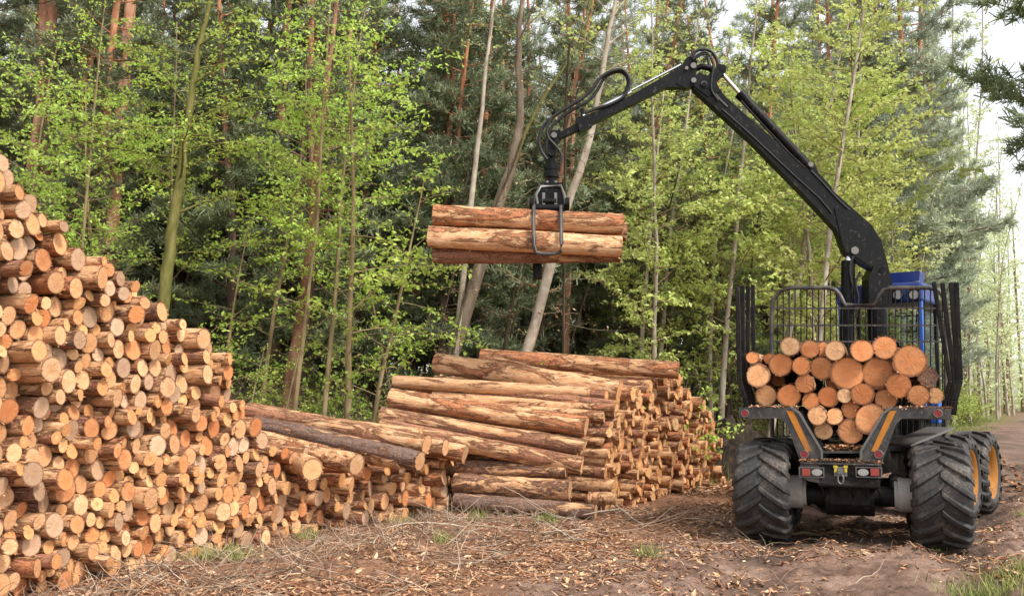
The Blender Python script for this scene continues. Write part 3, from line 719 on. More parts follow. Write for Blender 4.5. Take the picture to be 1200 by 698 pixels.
# front unit: turned 11 degrees further right about the centre joint
J = np.array([0, 3.45]); A2 = rad(-17)
def fr_(x, y, z): c, s_ = math.cos(A2), math.sin(A2); return np.array([J[0] + c * x - s_ * y, J[1] + s_ * x + c * y, z])
MF = np.array(Matrix.Translation((J[0], J[1], 0)) @ Matrix.Rotation(A2, 4, 'Z'))
wr = w2l(at(1116, 560, 16.0)); wr2 = w2l(at(1127, 560, 17.35))
FI = np.linalg.inv(MF)
l1 = FI[:3, :3] @ np.array([wr[0], wr[1], 0]) + FI[:3, 3]; l2 = FI[:3, :3] @ np.array([wr2[0], wr2[1], 0]) + FI[:3, 3]
print('front wheels in front unit coords', l1, l2)
for sg in (-1, 1):
    for (yy) in (l1[1], l2[1]):
        c = fr_(l1[0] - (0 if sg > 0 else 2.2), yy, .60); wheel(c[0], c[1], .60, .69, .66, A2, sg)
def fpart(name, b, m, bv=.01, parent=fw):
    o = b.build(name, m, parent, M=MF)
    if bv: bevel(o, bv)
    return o
def fl(px, py, s_):
    """pixel -> front-unit coordinates on its plane y = s_"""
    M = FI @ MI; c = M[:3, :3] @ np.array([0, 0, H]) + M[:3, 3]; d = M[:3, :3] @ ray(px, py); q = c + d * ((s_ - c[1]) / d[1]); return q
# cab: blue frame with big windows
CY0, CY1 = .75, 1.7
cl = fl(985, 360, CY0)[0]; cr = fl(1079, 360, CY0)[0]; ct = fl(1040, 353, CY0)[2]; ct2 = fl(1040, 342, CY0)[2]
b = MB()
b.box(((cl + cr) / 2, (CY0 + CY1) / 2, (ct + ct2) / 2 + .05), (cr - cl + .1, CY1 - CY0 + .15, .34)); cabr = fpart('cab_roof', b, P_BLUE, .05)
a1 = fl(1038, 320, CY0 + .35); a2 = fl(1079, 338, CY0 + .35)
b = MB(); b.prism([(a1[0] - .35, ct2 + .06), (a2[0] - .04, ct2 + .06), (a2[0], a1[2]), (a1[0] - .35, a1[2])][::-1], CY0 + .35, CY1 - .3); fpart('roof_box', b, P_BLUE, .02)
b = MB(); q0 = fl(1067, 329, CY0 + .1); b.tube([q0 - [0, 0, .15], q0, q0 + [.14, 0, -.02], q0 + [.15, 0, -.15]], .014, 6); fpart('roof_rail', b, P_STEEL, 0)
for x in (cl, cr):
    for y in (CY0, CY1):
        b = MB(); b.bar((x, y, 1.55), (x, y, ct), .06, .09, up=(0, 1, 0)); fpart('cab_pillar', b, P_LBLUE if y == CY0 else P_BLACK)
for x0_, y0_, x1_, y1_ in ((cl, CY0, cr, CY0), (cl, CY1, cr, CY1), (cl, CY0, cl, CY1), (cr, CY0, cr, CY1)):
    b = MB(); b.bar((x0_, y0_, 2.45), (x1_, y1_, 2.45), .004, ct - 1.8 - .3 + .35, up=(0, 0, 1)); fpart('cab_window', b, GLASS, 0)
b = MB(); b.box(((cl + cr) / 2, (CY0 + CY1) / 2, 1.3), (cr - cl - .1, CY1 - CY0 + .1, .7)); fpart('cab_base', b, P_BLACK, .04)
for px in (1052, 1071):
    c = fl(px, 345, CY0 - .13); b = MB(); b.cyl(c, c + [0, .1, 0], .085, 20); lp = fpart('work_light', b, P_WLAMP, .01)
    b = MB(); b.tube([c + [.09 * math.cos(a), -.005, .09 * math.sin(a)] for a in np.linspace(0, 2 * PI, 19)], .014, 6); fpart('lamp_bezel', b, P_BLACK, 0, lp)
# seat seen through the rear window
sc = fl(1047, 390, CY0 + .55)
b = MB(); b.prism([(-.26, 1.7), (.26, 1.7), (.27, 2.25), (.2, 2.62), (.13, 2.68), (.12, 2.86), (-.12, 2.86), (-.13, 2.68), (-.2, 2.62), (-.27, 2.25)], 0, .14)
b.box((0, .32, 1.75), (.5, .5, .14)); b.box((.32, .25, 2.0), (.07, .4, .06)); b.box((-.32, .25, 2.0), (.07, .4, .06))
o = b.build('driver_seat', P_BLACK, fw, M=MF @ np.array(Matrix.Translation((sc[0], CY0 + .45, 0)))); bevel(o, .05, 3)
b = MB(); b.box((-.1, 2.9, 1.4), (1.2, 1.7, .8)); fpart('engine_cover', b, P_BLACK, .08)
b = MB(); b.box((0, 2.0, .85), (1.0, 4.2, .4)); fpart('front_chassis', b, P_BLACK, .03)
b = MB(); b.box((1.05, (l1[1] + l2[1]) / 2 - .2, 1.62), (.16, .5, .35)); fpart('step_box', b, P_LBLUE, .02)
# small guard over the rear right wheel pair
b = MB(); a_ = P3(1052, 527, .35); c_ = P3(1100, 505, .9)
b.bar(P3(1052, 521, .5), P3(1103, 501, 1.2), .42, .03, up=(0, 0, 1)); part('wheel_guard', b, P_STEEL, bv=.004)

# --- crane, in the plane Y = YC
YC = 16.55
def C(px, py, dy=0.): return w2l(at(px, py, YC + dy))
BY = (MI[:3, :3] @ np.array([0, 1, 0]))
def plate(b, pts, th, off=0., m=0):
    n = len(pts); A = np.array([C(x, y) for x, y in pts]); V = np.concatenate([A + BY * (off - th / 2), A + BY * (off + th / 2)])
    b.add(V, [tuple(range(n))[::-1]], m); b.add(V, [tuple(range(n, 2 * n))], m)
    b.add(V, [(i, (i + 1) % n, (i + 1) % n + n, i + n) for i in range(n)], m)
def pin(b, px, py, r, half=.14, m=0): c = C(px, py); b.cyl(c - BY * half, c + BY * half, r, 16, m)
b = MB(); c0 = C(1027, 345); c1 = c0.copy(); c1[2] = 1.0
b.cyl(c1, c0, .16, 24); b.cyl(c1, c1 + [0, 0, .5], .3, 24); part('crane_pillar', b, P_BOOM)
b = MB(); plate(b, [(1014, 352), (1014, 328), (1020, 312), (1036, 312), (1041, 330), (1041, 360), (1014, 360)], .34); part('pillar_head', b, P_BOOM, bv=.012)
b = MB(); b.cyl(C(993, 362) * [1, 1, 1], C(994, 306), .115, 20); b.cyl(C(992, 425), C(993, 362), .12, 16); cy = part('lift_cylinder', b, P_BOOM)
b = MB(); b.cyl(C(994, 306), C(997, 297), .06, 12); part('piston_rod', b, P_CHROME, cy)
b = MB()
plate(b, [(809, 95), (818, 87), (832, 94), (850, 117), (935, 191), (1019, 265), (1030, 283), (1038, 312), (1036, 322), (1026, 325), (1018, 316), (1001, 306), (990, 299), (984, 285), (978, 270), (940, 229), (880, 168), (812, 106)], .22)
mb = part('main_boom', b, P_BOOM, bv=.02)
b = MB(); plate(b, [(975, 245), (992, 248), (1015, 264), (1022, 276), (1033, 312), (1026, 320), (1003, 304), (988, 296), (983, 282)], .26); part('boom_side_plate', b, P_BOOM, mb, .008)
b = MB(); plate(b, [(812, 92), (825, 90), (838, 100), (842, 110), (828, 116), (812, 104)], .27); part('boom_side_plate', b, P_BOOM, mb, .008)
for px, py, r in ((998, 295, .065), (1029, 319, .07), (811, 97.5, .045), (823, 102, .05), (947, 195, .045)):
    b = MB(); pin(b, px, py, r, .17); part('pivot_pin', b, P_STEEL, mb, .008)
b = MB(); plate(b, [(938, 200), (942, 190), (952, 190), (958, 203), (975, 222), (970, 224)], .12); part('cylinder_bracket', b, P_BOOM, mb, .006)
b = MB(); b.tube([C(*p, -.13) for p in ((846, 128), (880, 158), (930, 205), (960, 232), (975, 250))], .014, 6); b.tube([C(*p, -.12) for p in ((950, 200), (962, 212), (980, 232), (995, 246))], .018, 6); part('boom_hose', b, P_RUBBER, mb, 0)
b = MB(); b.cyl(C(868, 111), C(946, 194), .085, 20); b.cyl(C(866, 109), C(872, 115), .098, 20); b.cyl(C(938, 186), C(950, 199), .095, 16); bc = part('boom_cylinder', b, P_BOOM)
b = MB(); b.cyl(C(845, 85), C(868, 111), .035, 14); part('piston_rod', b, P_CHROME, bc)
b = MB(); b.tube([C(*p, -.1) for p in ((868, 118), (895, 148), (925, 180), (943, 197))], .02, 6); part('cylinder_pipe', b, P_BLACK, bc, 0)
b = MB(); plate(b, [(818, 102), (822, 97), (841, 78), (847, 80), (849, 87), (829, 106), (822, 107)], .06, -.12); plate(b, [(818, 102), (822, 97), (841, 78), (847, 80), (849, 87), (829, 106), (822, 107)], .06, .12); pin(b, 845, 83, .06, .16); pin(b, 823, 102.5, .045, .18)
part('knuckle_link', b, P_BOOM, bv=.006)
b = MB(); b.tube([C(*p) for p in ((813, 82), (822, 78), (832, 80), (839, 88))], [.05, .055, .055, .05], 10); part('knuckle_arm', b, P_BOOM, bv=0)
# outer boom
b = MB()
plate(b, [(676, 143), (740, 113), (797, 80), (803, 70), (811, 67), (816, 74), (815, 86), (813, 101), (800, 104), (780, 104), (740, 124), (680, 153)], .2)
ob = part('outer_boom', b, P_BOOM, bv=.015)
b = MB(); plate(b, [(674, 141), (688, 134), (694, 148), (679, 157)], .25); part('boom_collar', b, P_BOOM, ob, .008)
b = MB(); plate(b, [(790, 100), (814, 88), (814, 102), (802, 105)], .23); part('boom_collar', b, P_BOOM, ob, .008)
for px, py, r in ((811, 80, .05), (803, 83, .03)): b = MB(); pin(b, px, py, r, .15); part('pivot_pin', b, P_STEEL, ob, .006)
b = MB(); b.cyl(C(688, 133, -.03), C(798, 76, -.03), .022, 10); b.cyl(C(683, 136, -.1), C(740, 108, -.1), .03, 10); part('extension_cylinder', b, P_CHROME, ob, 0)
b = MB(); b.bar(C(690, 134), C(684, 137), .14, .06); b.cyl(C(682, 128), C(683, 140), .03, 8); part('hose_clamp', b, P_BLACK, ob)
b = MB(); b.bar(C(680, 148), C(654, 161), .13, .15, up=BY, w2=.11, h2=.12); plate(b, [(645, 154), (655, 153), (662, 160), (652, 170), (644, 166)], .1); te = part('telescopic_extension', b, P_BOOM, bv=.012)
b = MB(); pin(b, 649, 160, .05, .11); part('pivot_pin', b, P_STEEL, te)
b = MB(); plate(b, [(643, 160), (651, 160), (651, 180), (650, 194), (640, 194), (642, 180)], .09); pin(b, 646, 181, .055, .12); part('swing_link', b, P_BOOM, bv=.006)
b = MB(); b.cyl(C(646, 190), C(646, 195), .1, 20); b.cyl(C(646, 195), C(646, 199), .13, 24); b.cyl(C(646, 199), C(646, 203), .11, 24); b.cyl(C(646, 203), C(646, 208), .135, 24); b.cyl(C(646, 208), C(646, 216), .09, 20); part('rotator', b, P_BOOM, bv=.008)
for x in (641, 651):
    b = MB(); b.cyl(C(x, 212, -.1), C(x, 217, -.1), .03, 8); part('rotator_fitting', b, P_STEEL, bv=0)
b = MB(); plate(b, [(634, 216), (658, 216), (661, 224), (662, 246), (626, 246), (629, 224)], .3); gp = part('grapple', b, P_BOOM, bv=.012)
b = MB(); b.tube([C(*p, -.22) for p in ((630, 240), (628, 228), (634, 218), (657, 218), (661, 228), (663, 240))], .03, 8); part('grapple_yoke', b, P_STEEL, gp, 0)
b = MB()
for x in (623, 664.5): b.cyl(C(x - 2.5, 239, -.18), C(x + 2.5, 239, -.18), .115, 18)
b.cyl(C(627, 244, -.2), C(661, 244, -.2), .085, 18); b.cyl(C(636, 236, -.22), C(652, 236, -.22), .06, 14); part('grapple_hinge', b, P_BOOM, gp, .006)
for x in (637, 651): b = MB(); b.bar(C(x, 226, -.24), C(x, 244, -.24), .05, .05); part('grapple_rod', b, P_STEEL, gp)
b = MB(); fr2 = [(625.5, 240), (625, 260), (625.5, 288), (628, 296), (636, 297.5), (650, 297.5), (657, 295), (658, 285), (657.5, 260), (657, 242)]
def wrapd(py): return -.24 - .44 * math.sin(max(0, min(1, (py - 240) / 58)) * PI * .62)
b.tube([C(x, y, wrapd(y)) for x, y in fr2], .034, 8); part('grapple_tine', b, P_FRAME, gp, 0)
b = MB(); b.tube([C(x, y, .28 + .2 * math.sin((y - 240) / 70 * PI)) for x, y in ((629, 240), (629, 262), (629, 285))] + [C(629, 303, .14), C(630, 314, .0), C(630, 326, -.05)], [.06, .06, .06, .07, .085, .08], 8)
b.tube([C(x, y, .28 + .2 * math.sin((y - 240) / 70 * PI)) for x, y in ((655, 240), (655, 262), (654, 285))] + [C(645, 300, .12), C(634, 306, .0)], .035, 8); part('grapple_tine', b, P_BLACK, gp, 0)
# hoses
def spline(P, n=8):
    P = np.array(P, float); P = np.vstack([2 * P[0] - P[1], P, 2 * P[-1] - P[-2]]); out = []
    for i in range(1, len(P) - 2):
        for t in np.linspace(0, 1, n, endpoint=False):
            a, b_, c, d = P[i - 1:i + 3]; out.append(.5 * ((2 * b_) + (c - a) * t + (2 * a - 5 * b_ + 4 * c - d) * t * t + (3 * b_ - a - 3 * c + d) * t ** 3))
    out.append(P[-2]); return out
def hose(pts, r, off, parent=fw):
    b = MB(); b.tube(spline([C(x, y, off) for x, y in pts]), r, 8); part('hydraulic_hose', b, P_RUBBER, parent, 0)
hose([(641, 187), (634, 176), (632, 162), (638, 146), (652, 134), (668, 124), (684, 114), (696, 102), (704, 91), (716, 84), (729, 82), (736, 89), (738, 99), (731, 113), (716, 122), (700, 127), (685, 133)], .03, -.12)
hose([(643, 186), (640, 172), (644, 154), (655, 140), (672, 128), (690, 118), (700, 106), (708, 92), (720, 85), (731, 86), (736, 96), (732, 108), (720, 118), (704, 126), (688, 133)], .028, -.06)
hose([(640, 150), (646, 138), (641, 152), (643, 162), (652, 172), (658, 182), (656, 192)], .024, -.16)
hose([(810, 68), (816, 60), (826, 58), (835, 62), (841, 74), (840, 90), (836, 104), (842, 116), (852, 126)], .03, -.1)
hose([(812, 70), (818, 64), (827, 61), (833, 68), (836, 78), (834, 92), (834, 106), (842, 118)], .02, -.16)
hose([(811, 72), (819, 66), (828, 64), (831, 76), (838, 84), (839, 98), (841, 112), (850, 124)], .02, .1)
hose([(1000, 300), (996, 312), (998, 330), (1004, 348), (1008, 370)], .022, -.16)
hose([(1008, 318), (1003, 332), (1006, 350), (1003, 372)], .018, -.2)

# --- load of logs on the forwarder
LOAD = [(300,333,38),(382,345,36),(483,352,40),(594,352,43),(687,338,45),(145,380,25),(262,407,46),(345,413,36),(428,423,45),(535,443,64),(658,440,60),(790,393,60),(863,458,38),(168,453,46),(358,487,38),(202,533,42),(295,533,45),(383,557,34),(455,540,40),(522,535,29),(595,528,42),(692,550,42),(745,495,48),(826,533,40),(893,535,32),(411,617,37),(481,619,33),(549,594,35),(630,630,60),(437,677,36),(548,682,48),
        (215,385,22),(430,345,30),(820,460,30),(480,480,30),(250,470,28)]
rl = random.Random(8)
hd = MW[:3, :3] @ np.array([0, 1, 0])
LW = ['leftmost', 'left of centre', 'centre', 'right of centre', 'rightmost']
cols_used = {}
for k, (zx, zy, zr) in enumerate(LOAD):
    px, py = 840 + zx * .2865, 310 + zy * .2865; s_ = rl.uniform(-.12, .1) + (.35 if k > 30 else 0)
    x, z = pl(px, py, s_); r = zr * .2865 / (F / (13.0 + s_)) * 1.05
    p = MW[:3, :3] @ np.array([x, s_, z]) + MW[:3, 3]
    size = band(zr, ['small', 'medium', 'large', 'very large'], [35, 42, 50, 999]); col = band(zx, LW, [230, 420, 620, 780, 9999]); row = band(zy, ['top row', 'upper middle', 'middle', 'lower middle', 'bottom of the well'], [372, 450, 520, 600, 9999])
    dark = (zx == 863); co = rl.choice([CUT_O, CUT_O, CUT_O, CUT])
    if (zx, zy) in ((481, 619), (522, 535), (483, 352), (437, 677)): co = CUT
    if (zx, zy) in ((455, 540), (595, 528), (630, 630), (658, 440), (145, 380), (826, 533)): co = CUT_O
    lab = f"{size} {'orange' if co is CUT_O else 'pale'} log on the forwarder, {row}, {col}"
    lab = lab.replace(', number-free', '')
    if dark: lab = 'frayed dark rooty log end near the right stakes of the forwarder load'
    o = place_log(p, -hd + np.array([rl.gauss(0, .008), 0, rl.gauss(0, .006)]), 2.85 - s_, r, rl, BARK_R if k % 3 else BARK, CUT_O if not dark else CUT_O, lab, 'logs loaded on the forwarder')
    if co is CUT: o.children[0].data = vdata(PROT.index(PROT[0]), BARK, CUT)[1] if False else o.children[0].data
    if dark: o.children[0].data = vdata(3, BARK_D, CUT_O)[1].copy(); o.children[0].data.materials[0] = BARK_D; o.data = vdata(3, BARK_D, CUT_O)[0]
    elif co is CUT:
        i0 = k % 14; bd, cd = vdata(i0, BARK, CUT); o.data = bd; o.children[0].data = cd
# --- logs held in the grapple
YG = YC - .22
for k, (a_, b_, rr, lab, bk) in enumerate([
    ((508, 252, YG + .10), (730, 262, YG - .02), .172, 'uppermost of the three pine logs held in the grapple', BARK_R),
    ((502, 278, YG - .06), (727, 289, YG - .16), .185, 'middle log held in the grapple, pale and peeled at its left end', BARK_P),
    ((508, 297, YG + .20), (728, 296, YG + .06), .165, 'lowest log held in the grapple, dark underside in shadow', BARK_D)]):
    log2(at(*a_), at(*b_), rr, lab, bk, CUT_O, 'logs held in the grapple', rngs=40 + k)
log2(at(512, 262, YG + .4), at(733, 272, YG + .3), .16, 'log at the back of the bundle held in the grapple', BARK, CUT_O, 'logs held in the grapple', rngs=50)
#TREES
# ------------------------------------------------------------------ trees
def unit(v): v = np.array(v, float); return v / (np.linalg.norm(v) + 1e-9)
def limb(r, p0, d0, L, n, wander, bend):
    P = [np.array(p0, float)]; d = unit(d0)
    for _ in range(n):
        d = unit(d + r.normal(0, wander, 3) + np.array([0, 0, bend])); P.append(P[-1] + d * L / n)
    return np.array(P)
def interp_poly(P, t):
    k = t * (len(P) - 1); i = min(int(k), len(P) - 2); f = k - i
    return P[i] * (1 - f) + P[i + 1] * f, unit(P[i + 1] - P[i])
def leaf_quads(r, P, size, flat=.5, aspect=1.7):
    """one small kite-shaped blade per point"""
    n = len(P); s_ = size * r.uniform(.6, 1.35, (n, 1))
    N = r.normal(0, 1, (n, 3)); N[:, 2] = np.abs(N[:, 2]) + flat; N /= np.linalg.norm(N, axis=1)[:, None]
    A = np.cross(N, r.normal(0, 1, (n, 3))); A /= np.linalg.norm(A, axis=1)[:, None]; B = np.cross(N, A)
    a = A * s_ * aspect * .5; b = B * s_ * .5; dr = N * s_ * .12
    return np.stack([P - a, P - b * .9 + dr, P + a, P + b * .9 + dr], 1)
def needle_tufts(r, P, D, L=.13, k=12, w=.011):
    n = len(P); P = np.repeat(P, k, 0); D = np.repeat(D, k, 0)
    d = D * .8 + r.normal(0, .62, (n * k, 3)); d /= np.linalg.norm(d, axis=1)[:, None]
    s_ = np.cross(d, r.normal(0, 1, (n * k, 3))); s_ /= np.linalg.norm(s_, axis=1)[:, None]
    l = L * r.uniform(.6, 1.2, (n * k, 1)); base = P - D * r.uniform(0, L * .8, (n * k, 1))
    return np.stack([base - s_ * w * .5, base + s_ * w * .5, base + d * l + s_ * w * .35, base + d * l - s_ * w * .35], 1)
def trunk_tube(b, P, r0, r1, k=10, seed=0):
    rr = np.random.RandomState(seed); n = len(P); t = np.linspace(0, 1, n)
    R = r0 + (r1 - r0) * t; R[0] *= 1.25; R = R * (1 + .04 * rr.randn(n)); b.tube(P, R, k, 0, False)
def smooth_poly(P, n=4): return np.array(spline(P, n))
def tree_meshes(seed, kind, trunk=None, Ht=12., r0=.12, crown0=.25, crad=2.2, nb=40, leaf=.06, dens=1.0, lean=.03, droop=-.03, el=(15, 50), flat=.5):
    r = np.random.RandomState(seed)
    if trunk is None:
        trunk = limb(r, (0, 0, -.2), (lean * r.randn(), lean * r.randn(), 1), Ht + .2, 12, .035, .02)
    trunk = np.array(trunk, float); Ht = trunk[-1][2]
    tb, bb, cb = MB(), MB(), MB(); trunk_tube(tb, trunk, r0, r0 * .18, 10, seed)
    LP, LD = [], []
    for i in range(nb):
        t = crown0 + (1 - crown0) * (i + r.rand()) / nb
        p, td = interp_poly(trunk, min(t, .995)); az = i * 2.4 + r.normal(0, .5); e = rad(r.uniform(*el)) + .5 * max(0, t - .7)
        if kind == 'pine': prof = (1 - .75 * ((t - crown0) / (1 - crown0)) ** 1.3) * r.uniform(.55, 1.1)
        else:
            q = (t - crown0) / (1 - crown0); prof = (math.sin(PI * min(1, .12 + q * .9)) ** .6) * r.uniform(.5, 1.15)
        L = crad * max(prof, .15); d = np.array([math.cos(az) * math.cos(e), math.sin(az) * math.cos(e), math.sin(e)])
        P = limb(r, p, d, L, 6, .12, droop); rr0 = max(.008, min(r0 * .3 * (1 - .7 * t), .02 + .012 * L))
        bb.tube(P, np.linspace(rr0, rr0 * .25, 7), 4, 0, False)
        ns = max(3, int(L / (.17 if kind == 'pine' else .19)))
        for s_ in range(ns):
            u = .22 + .78 * (s_ + r.rand()) / ns; q, qd = interp_poly(P, min(u, .99)); sl = L * r.uniform(.14, .34) * (1.25 - u * .6)
            side = unit(np.cross(qd, (0, 0, 1))) * (1 if s_ % 2 else -1)
            d2 = unit(qd * .6 + side * r.uniform(.4, 1.1) + np.array([0, 0, r.uniform(-.25, .45)]))
            Q = limb(r, q, d2, sl, 3, .15, .02 if kind == 'pine' else -.02)
            bb.tube(Q, [rr0 * .3, rr0 * .25, rr0 * .2, .003], 3, 0, False)
            if kind == 'pine':
                m = max(2, int(sl / .07 * dens))
                for _ in range(m):
                    w_, wd = interp_poly(Q, r.uniform(.3, 1.)*.99); LP.append(w_ + r.normal(0, .05, 3)); LD.append(unit(wd + np.array([0, 0, .35]) + r.normal(0, .25, 3)))
            else:
                m = max(3, int(sl / .026 * dens))
                us = r.uniform(.1, 1., m)
                for u_ in us:
                    w_, _ = interp_poly(Q, min(u_, .99)); LP.append(w_ + r.normal(0, .055, 3) * [1, 1, .6])
    LP = np.array(LP)
    if kind == 'pine': cb.quads(needle_tufts(r, LP, np.array(LD), L=leaf * 2.2, k=9, w=leaf * .26))
    else: cb.quads(leaf_quads(r, LP, leaf, flat))
    return tb, bb, cb, len(LP)
def tree_proto(name, seed, kind, wood, leafm, **k):
    tb, bb, cb, n = tree_meshes(seed, kind, **k)
    return (tb.build('trunk', wood, link=False).data, bb.build('branches', wood if kind != 'birch' else W_TAN, link=False).data, cb.build('crown', leafm, link=False).data, name)
NL = [0]
def put_tree(pr, x, y, s_=1., rz=None, label='', cat='tree', group=None, tilt=(0, 0), z=None):
    o = empty(pr[3], (x, y, (g(x, y) if z is None else z) - .05), rtr.uniform(0, 6.28) if rz is None else rz); o.scale = (s_, s_, s_)
    o.rotation_euler = (tilt[0], tilt[1], o.rotation_euler[2])
    for d, n in zip(pr[:3], ('trunk', 'branches', 'crown')):
        if d is None: continue
        c = bpy.data.objects.new(n, d); COL.objects.link(c); c.parent = o
    tag(o, label, cat, group); return o
rtr = random.Random(77)
def X(px, Y): return (px - 600) / F * (Y * CP)
def zone(px):
    for e, n in ((130, 'at the left edge'), (260, 'behind the tall left stack'), (400, 'right of the tall left stack'), (510, 'above the low middle stack'),
                 (640, 'behind the lifted logs'), (760, 'behind the long right stack'), (880, 'below the bend of the crane boom'), (1000, 'behind the main boom'), (1110, 'behind the forwarder cab'), (9999, 'right of the forwarder')):
        if px < e: return n
# tall pines of the stand, seen behind everything: crowns reach low
PN = [tree_proto('pine_tree', 100 + i, 'pine', W_PINE, L_PINE, Ht=15 + i * 1.2, r0=.15, crown0=[.16, .22, .3, .12][i], crad=[2.6, 2.4, 2.9, 2.2][i], nb=[84, 80, 74, 88][i], leaf=.085, dens=1.35, el=(-8, 32), droop=.01) for i in range(4)]
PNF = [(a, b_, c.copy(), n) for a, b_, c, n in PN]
for p_ in PNF: p_[2].materials[0] = L_PINE_HAZE
n_ = 0
spots = []
def far_enough(x, y, d):
    for a, b_ in spots:
        if (a - x) ** 2 + (b_ - y) ** 2 < d * d: return False
    spots.append((x, y)); return True
def scatter(n, pxr, Yr, dmin, fn, seed):
    r = random.Random(seed); c = 0; tries = 0
    while c < n and tries < n * 40:
        tries += 1; Y = math.sqrt(r.uniform(Yr[0] ** 2, Yr[1] ** 2)); px = r.uniform(*pxr); x = X(px, Y)
        if far_enough(x, Y, dmin): fn(px, x, Y, r); c += 1
def dep(Y): return 'near' if Y < 27 else ('middle distance' if Y < 38 else 'distant')
def f_pine(px, x, Y, r):
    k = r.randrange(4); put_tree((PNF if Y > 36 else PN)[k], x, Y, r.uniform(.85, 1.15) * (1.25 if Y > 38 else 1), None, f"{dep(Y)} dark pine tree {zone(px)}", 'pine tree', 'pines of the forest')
scatter(34, (-90, 640), (23, 36), 1.7, f_pine, 1)
scatter(10, (640, 900), (28, 38), 2.2, f_pine, 2)
scatter(46, (-90, 900), (38, 62), 2.2, f_pine, 3)
scatter(12, (1000, 1085), (36, 50), 1.5, f_pine, 4)
scatter(8, (880, 1010), (44, 62), 2.0, f_pine, 40)
# tall straight trunks with bare orange bark
def bare_proto(seed, wood, Ht=17, r0=.17, nb=14):
    r = np.random.RandomState(seed); P = limb(r, (0, 0, -.2), (.02 * r.randn(), .02 * r.randn(), 1), Ht, 12, .012, .02)
    tb, bb, cb = MB(), MB(), MB(); trunk_tube(tb, P, r0, r0 * .55, 12, seed)
    for i in range(nb):
        p, _ = interp_poly(P, r.uniform(.12, .8)); az = r.uniform(0, 6.28); L = r.uniform(.4, 2.0)
        Q = limb(r, p, (math.cos(az), math.sin(az), r.uniform(-.3, .3)), L, 5, .18, -.03); bb.tube(Q, np.linspace(.02, .006, 6), 4, 0, False)
    LP, LD = [], []
    for i in range(26):
        p, _ = interp_poly(P, r.uniform(.72, .99)); az = r.uniform(0, 6.28); L = r.uniform(1, 2.6)
        Q = limb(r, p, (math.cos(az), math.sin(az), r.uniform(0, .6)), L, 5, .15, .02); bb.tube(Q, np.linspace(.035, .01, 6), 4, 0, False)
        for _ in range(45): w_, wd = interp_poly(Q, r.uniform(.35, .99)); LP.append(w_ + r.normal(0, .16, 3)); LD.append(unit(r.normal(0, .4, 3) + [0, 0, .7]))
    cb.quads(needle_tufts(r, np.array(LP), np.array(LD), .16, 9, .02))
    return (tb.build('trunk', wood, link=False).data, bb.build('branches', W_DARK, link=False).data, cb.build('crown', L_PINE, link=False).data, 'pine_tree')
def mat_scots():
    t = NT('scots_pine_trunk'); o = t.coord(); v = t.scale(o, (1, 1, .35), t.rvec(20.)); n = t.noise(v, 6, 5, .65, .5); vo = t.n('ShaderNodeTexVoronoi', i_Vector=t.scale(o, (1, 1, .4)), i_Scale=9.)
    sx = t.n('ShaderNodeSeparateXYZ', i_0=o); low = t.ramp(n, [(.3, (.05, .034, .028)), (.55, (.19, .115, .085)), (.75, (.3, .21, .17))]); hi = t.ramp(n, [(.28, (.2, .085, .05)), (.5, (.46, .23, .14)), (.72, (.66, .45, .32))])
    f = t.ramp(t.math('ADD', t.math('MULTIPLY', sx.outputs[2], .13), t.math('MULTIPLY', n, .4)), [(.55, 0.), (.85, 1.)])
    t.bump(t.math('ADD', n, vo.outputs['Distance']), .8, .03); return t.fin(t.mix(f, low, hi), .9, .15)
W_SCOT = mat_scots()
BT = [bare_proto(300 + i, W_SCOT, 17 + i, [.2, .16, .18][i]) for i in range(3)]
for px, Y, s_, lab in ((118, 22, 1.05, 'thick orange barked pine trunk at the top left above the tall stack'), (58, 25, 1., 'orange pine trunk left of the thickest orange trunk at the top left'), (4, 24, 1., 'grey brown pine trunk at the left picture edge'),
        (150, 28, .95, 'slim pine trunk just right of the thick orange trunk at the top left'), (248, 30, .9, 'pine trunk showing right of the mossy tree near the top'), (384, 27, .9, 'orange pine trunk behind the lime green tree'), (418, 30, 1., 'orange pine trunk right of the lime green tree top'),
        (478, 27, .9, 'slim red pine trunk left of the grapple logs near the top'), (573, 30, .9, 'pine trunk above the left half of the grapple logs'), (660, 28, .8, 'slim pine trunk left of the crane tip, partly behind the hoses'),
        (884, 40, 1., 'distant orange pine trunk between main boom and stakes'), (905, 44, 1., 'distant pine trunk above the headboard left hump'), (925, 38, .9, 'distant orange trunk left of the pale leaning birch'), (938, 46, 1., 'distant pine trunk close behind the pale leaning birch'), (1062, 40, .9, 'distant brown trunk behind the cab roof'),
        (700, 36, .9, 'distant pine trunk right of the lifted logs'), (745, 40, .9, 'distant pine trunk below the outer boom'), (842, 42, 1., 'distant pine trunk left of the left stakes'), (322, 24, .85, 'brown pine trunk left of the dark leaning trunk')):
    put_tree(BT[rtr.randrange(3)], X(px, Y), Y, s_ * (.8 if Y > 25 else 1), None, lab, 'pine tree', 'tall bare pine trunks'); spots.append((X(px, Y), Y))
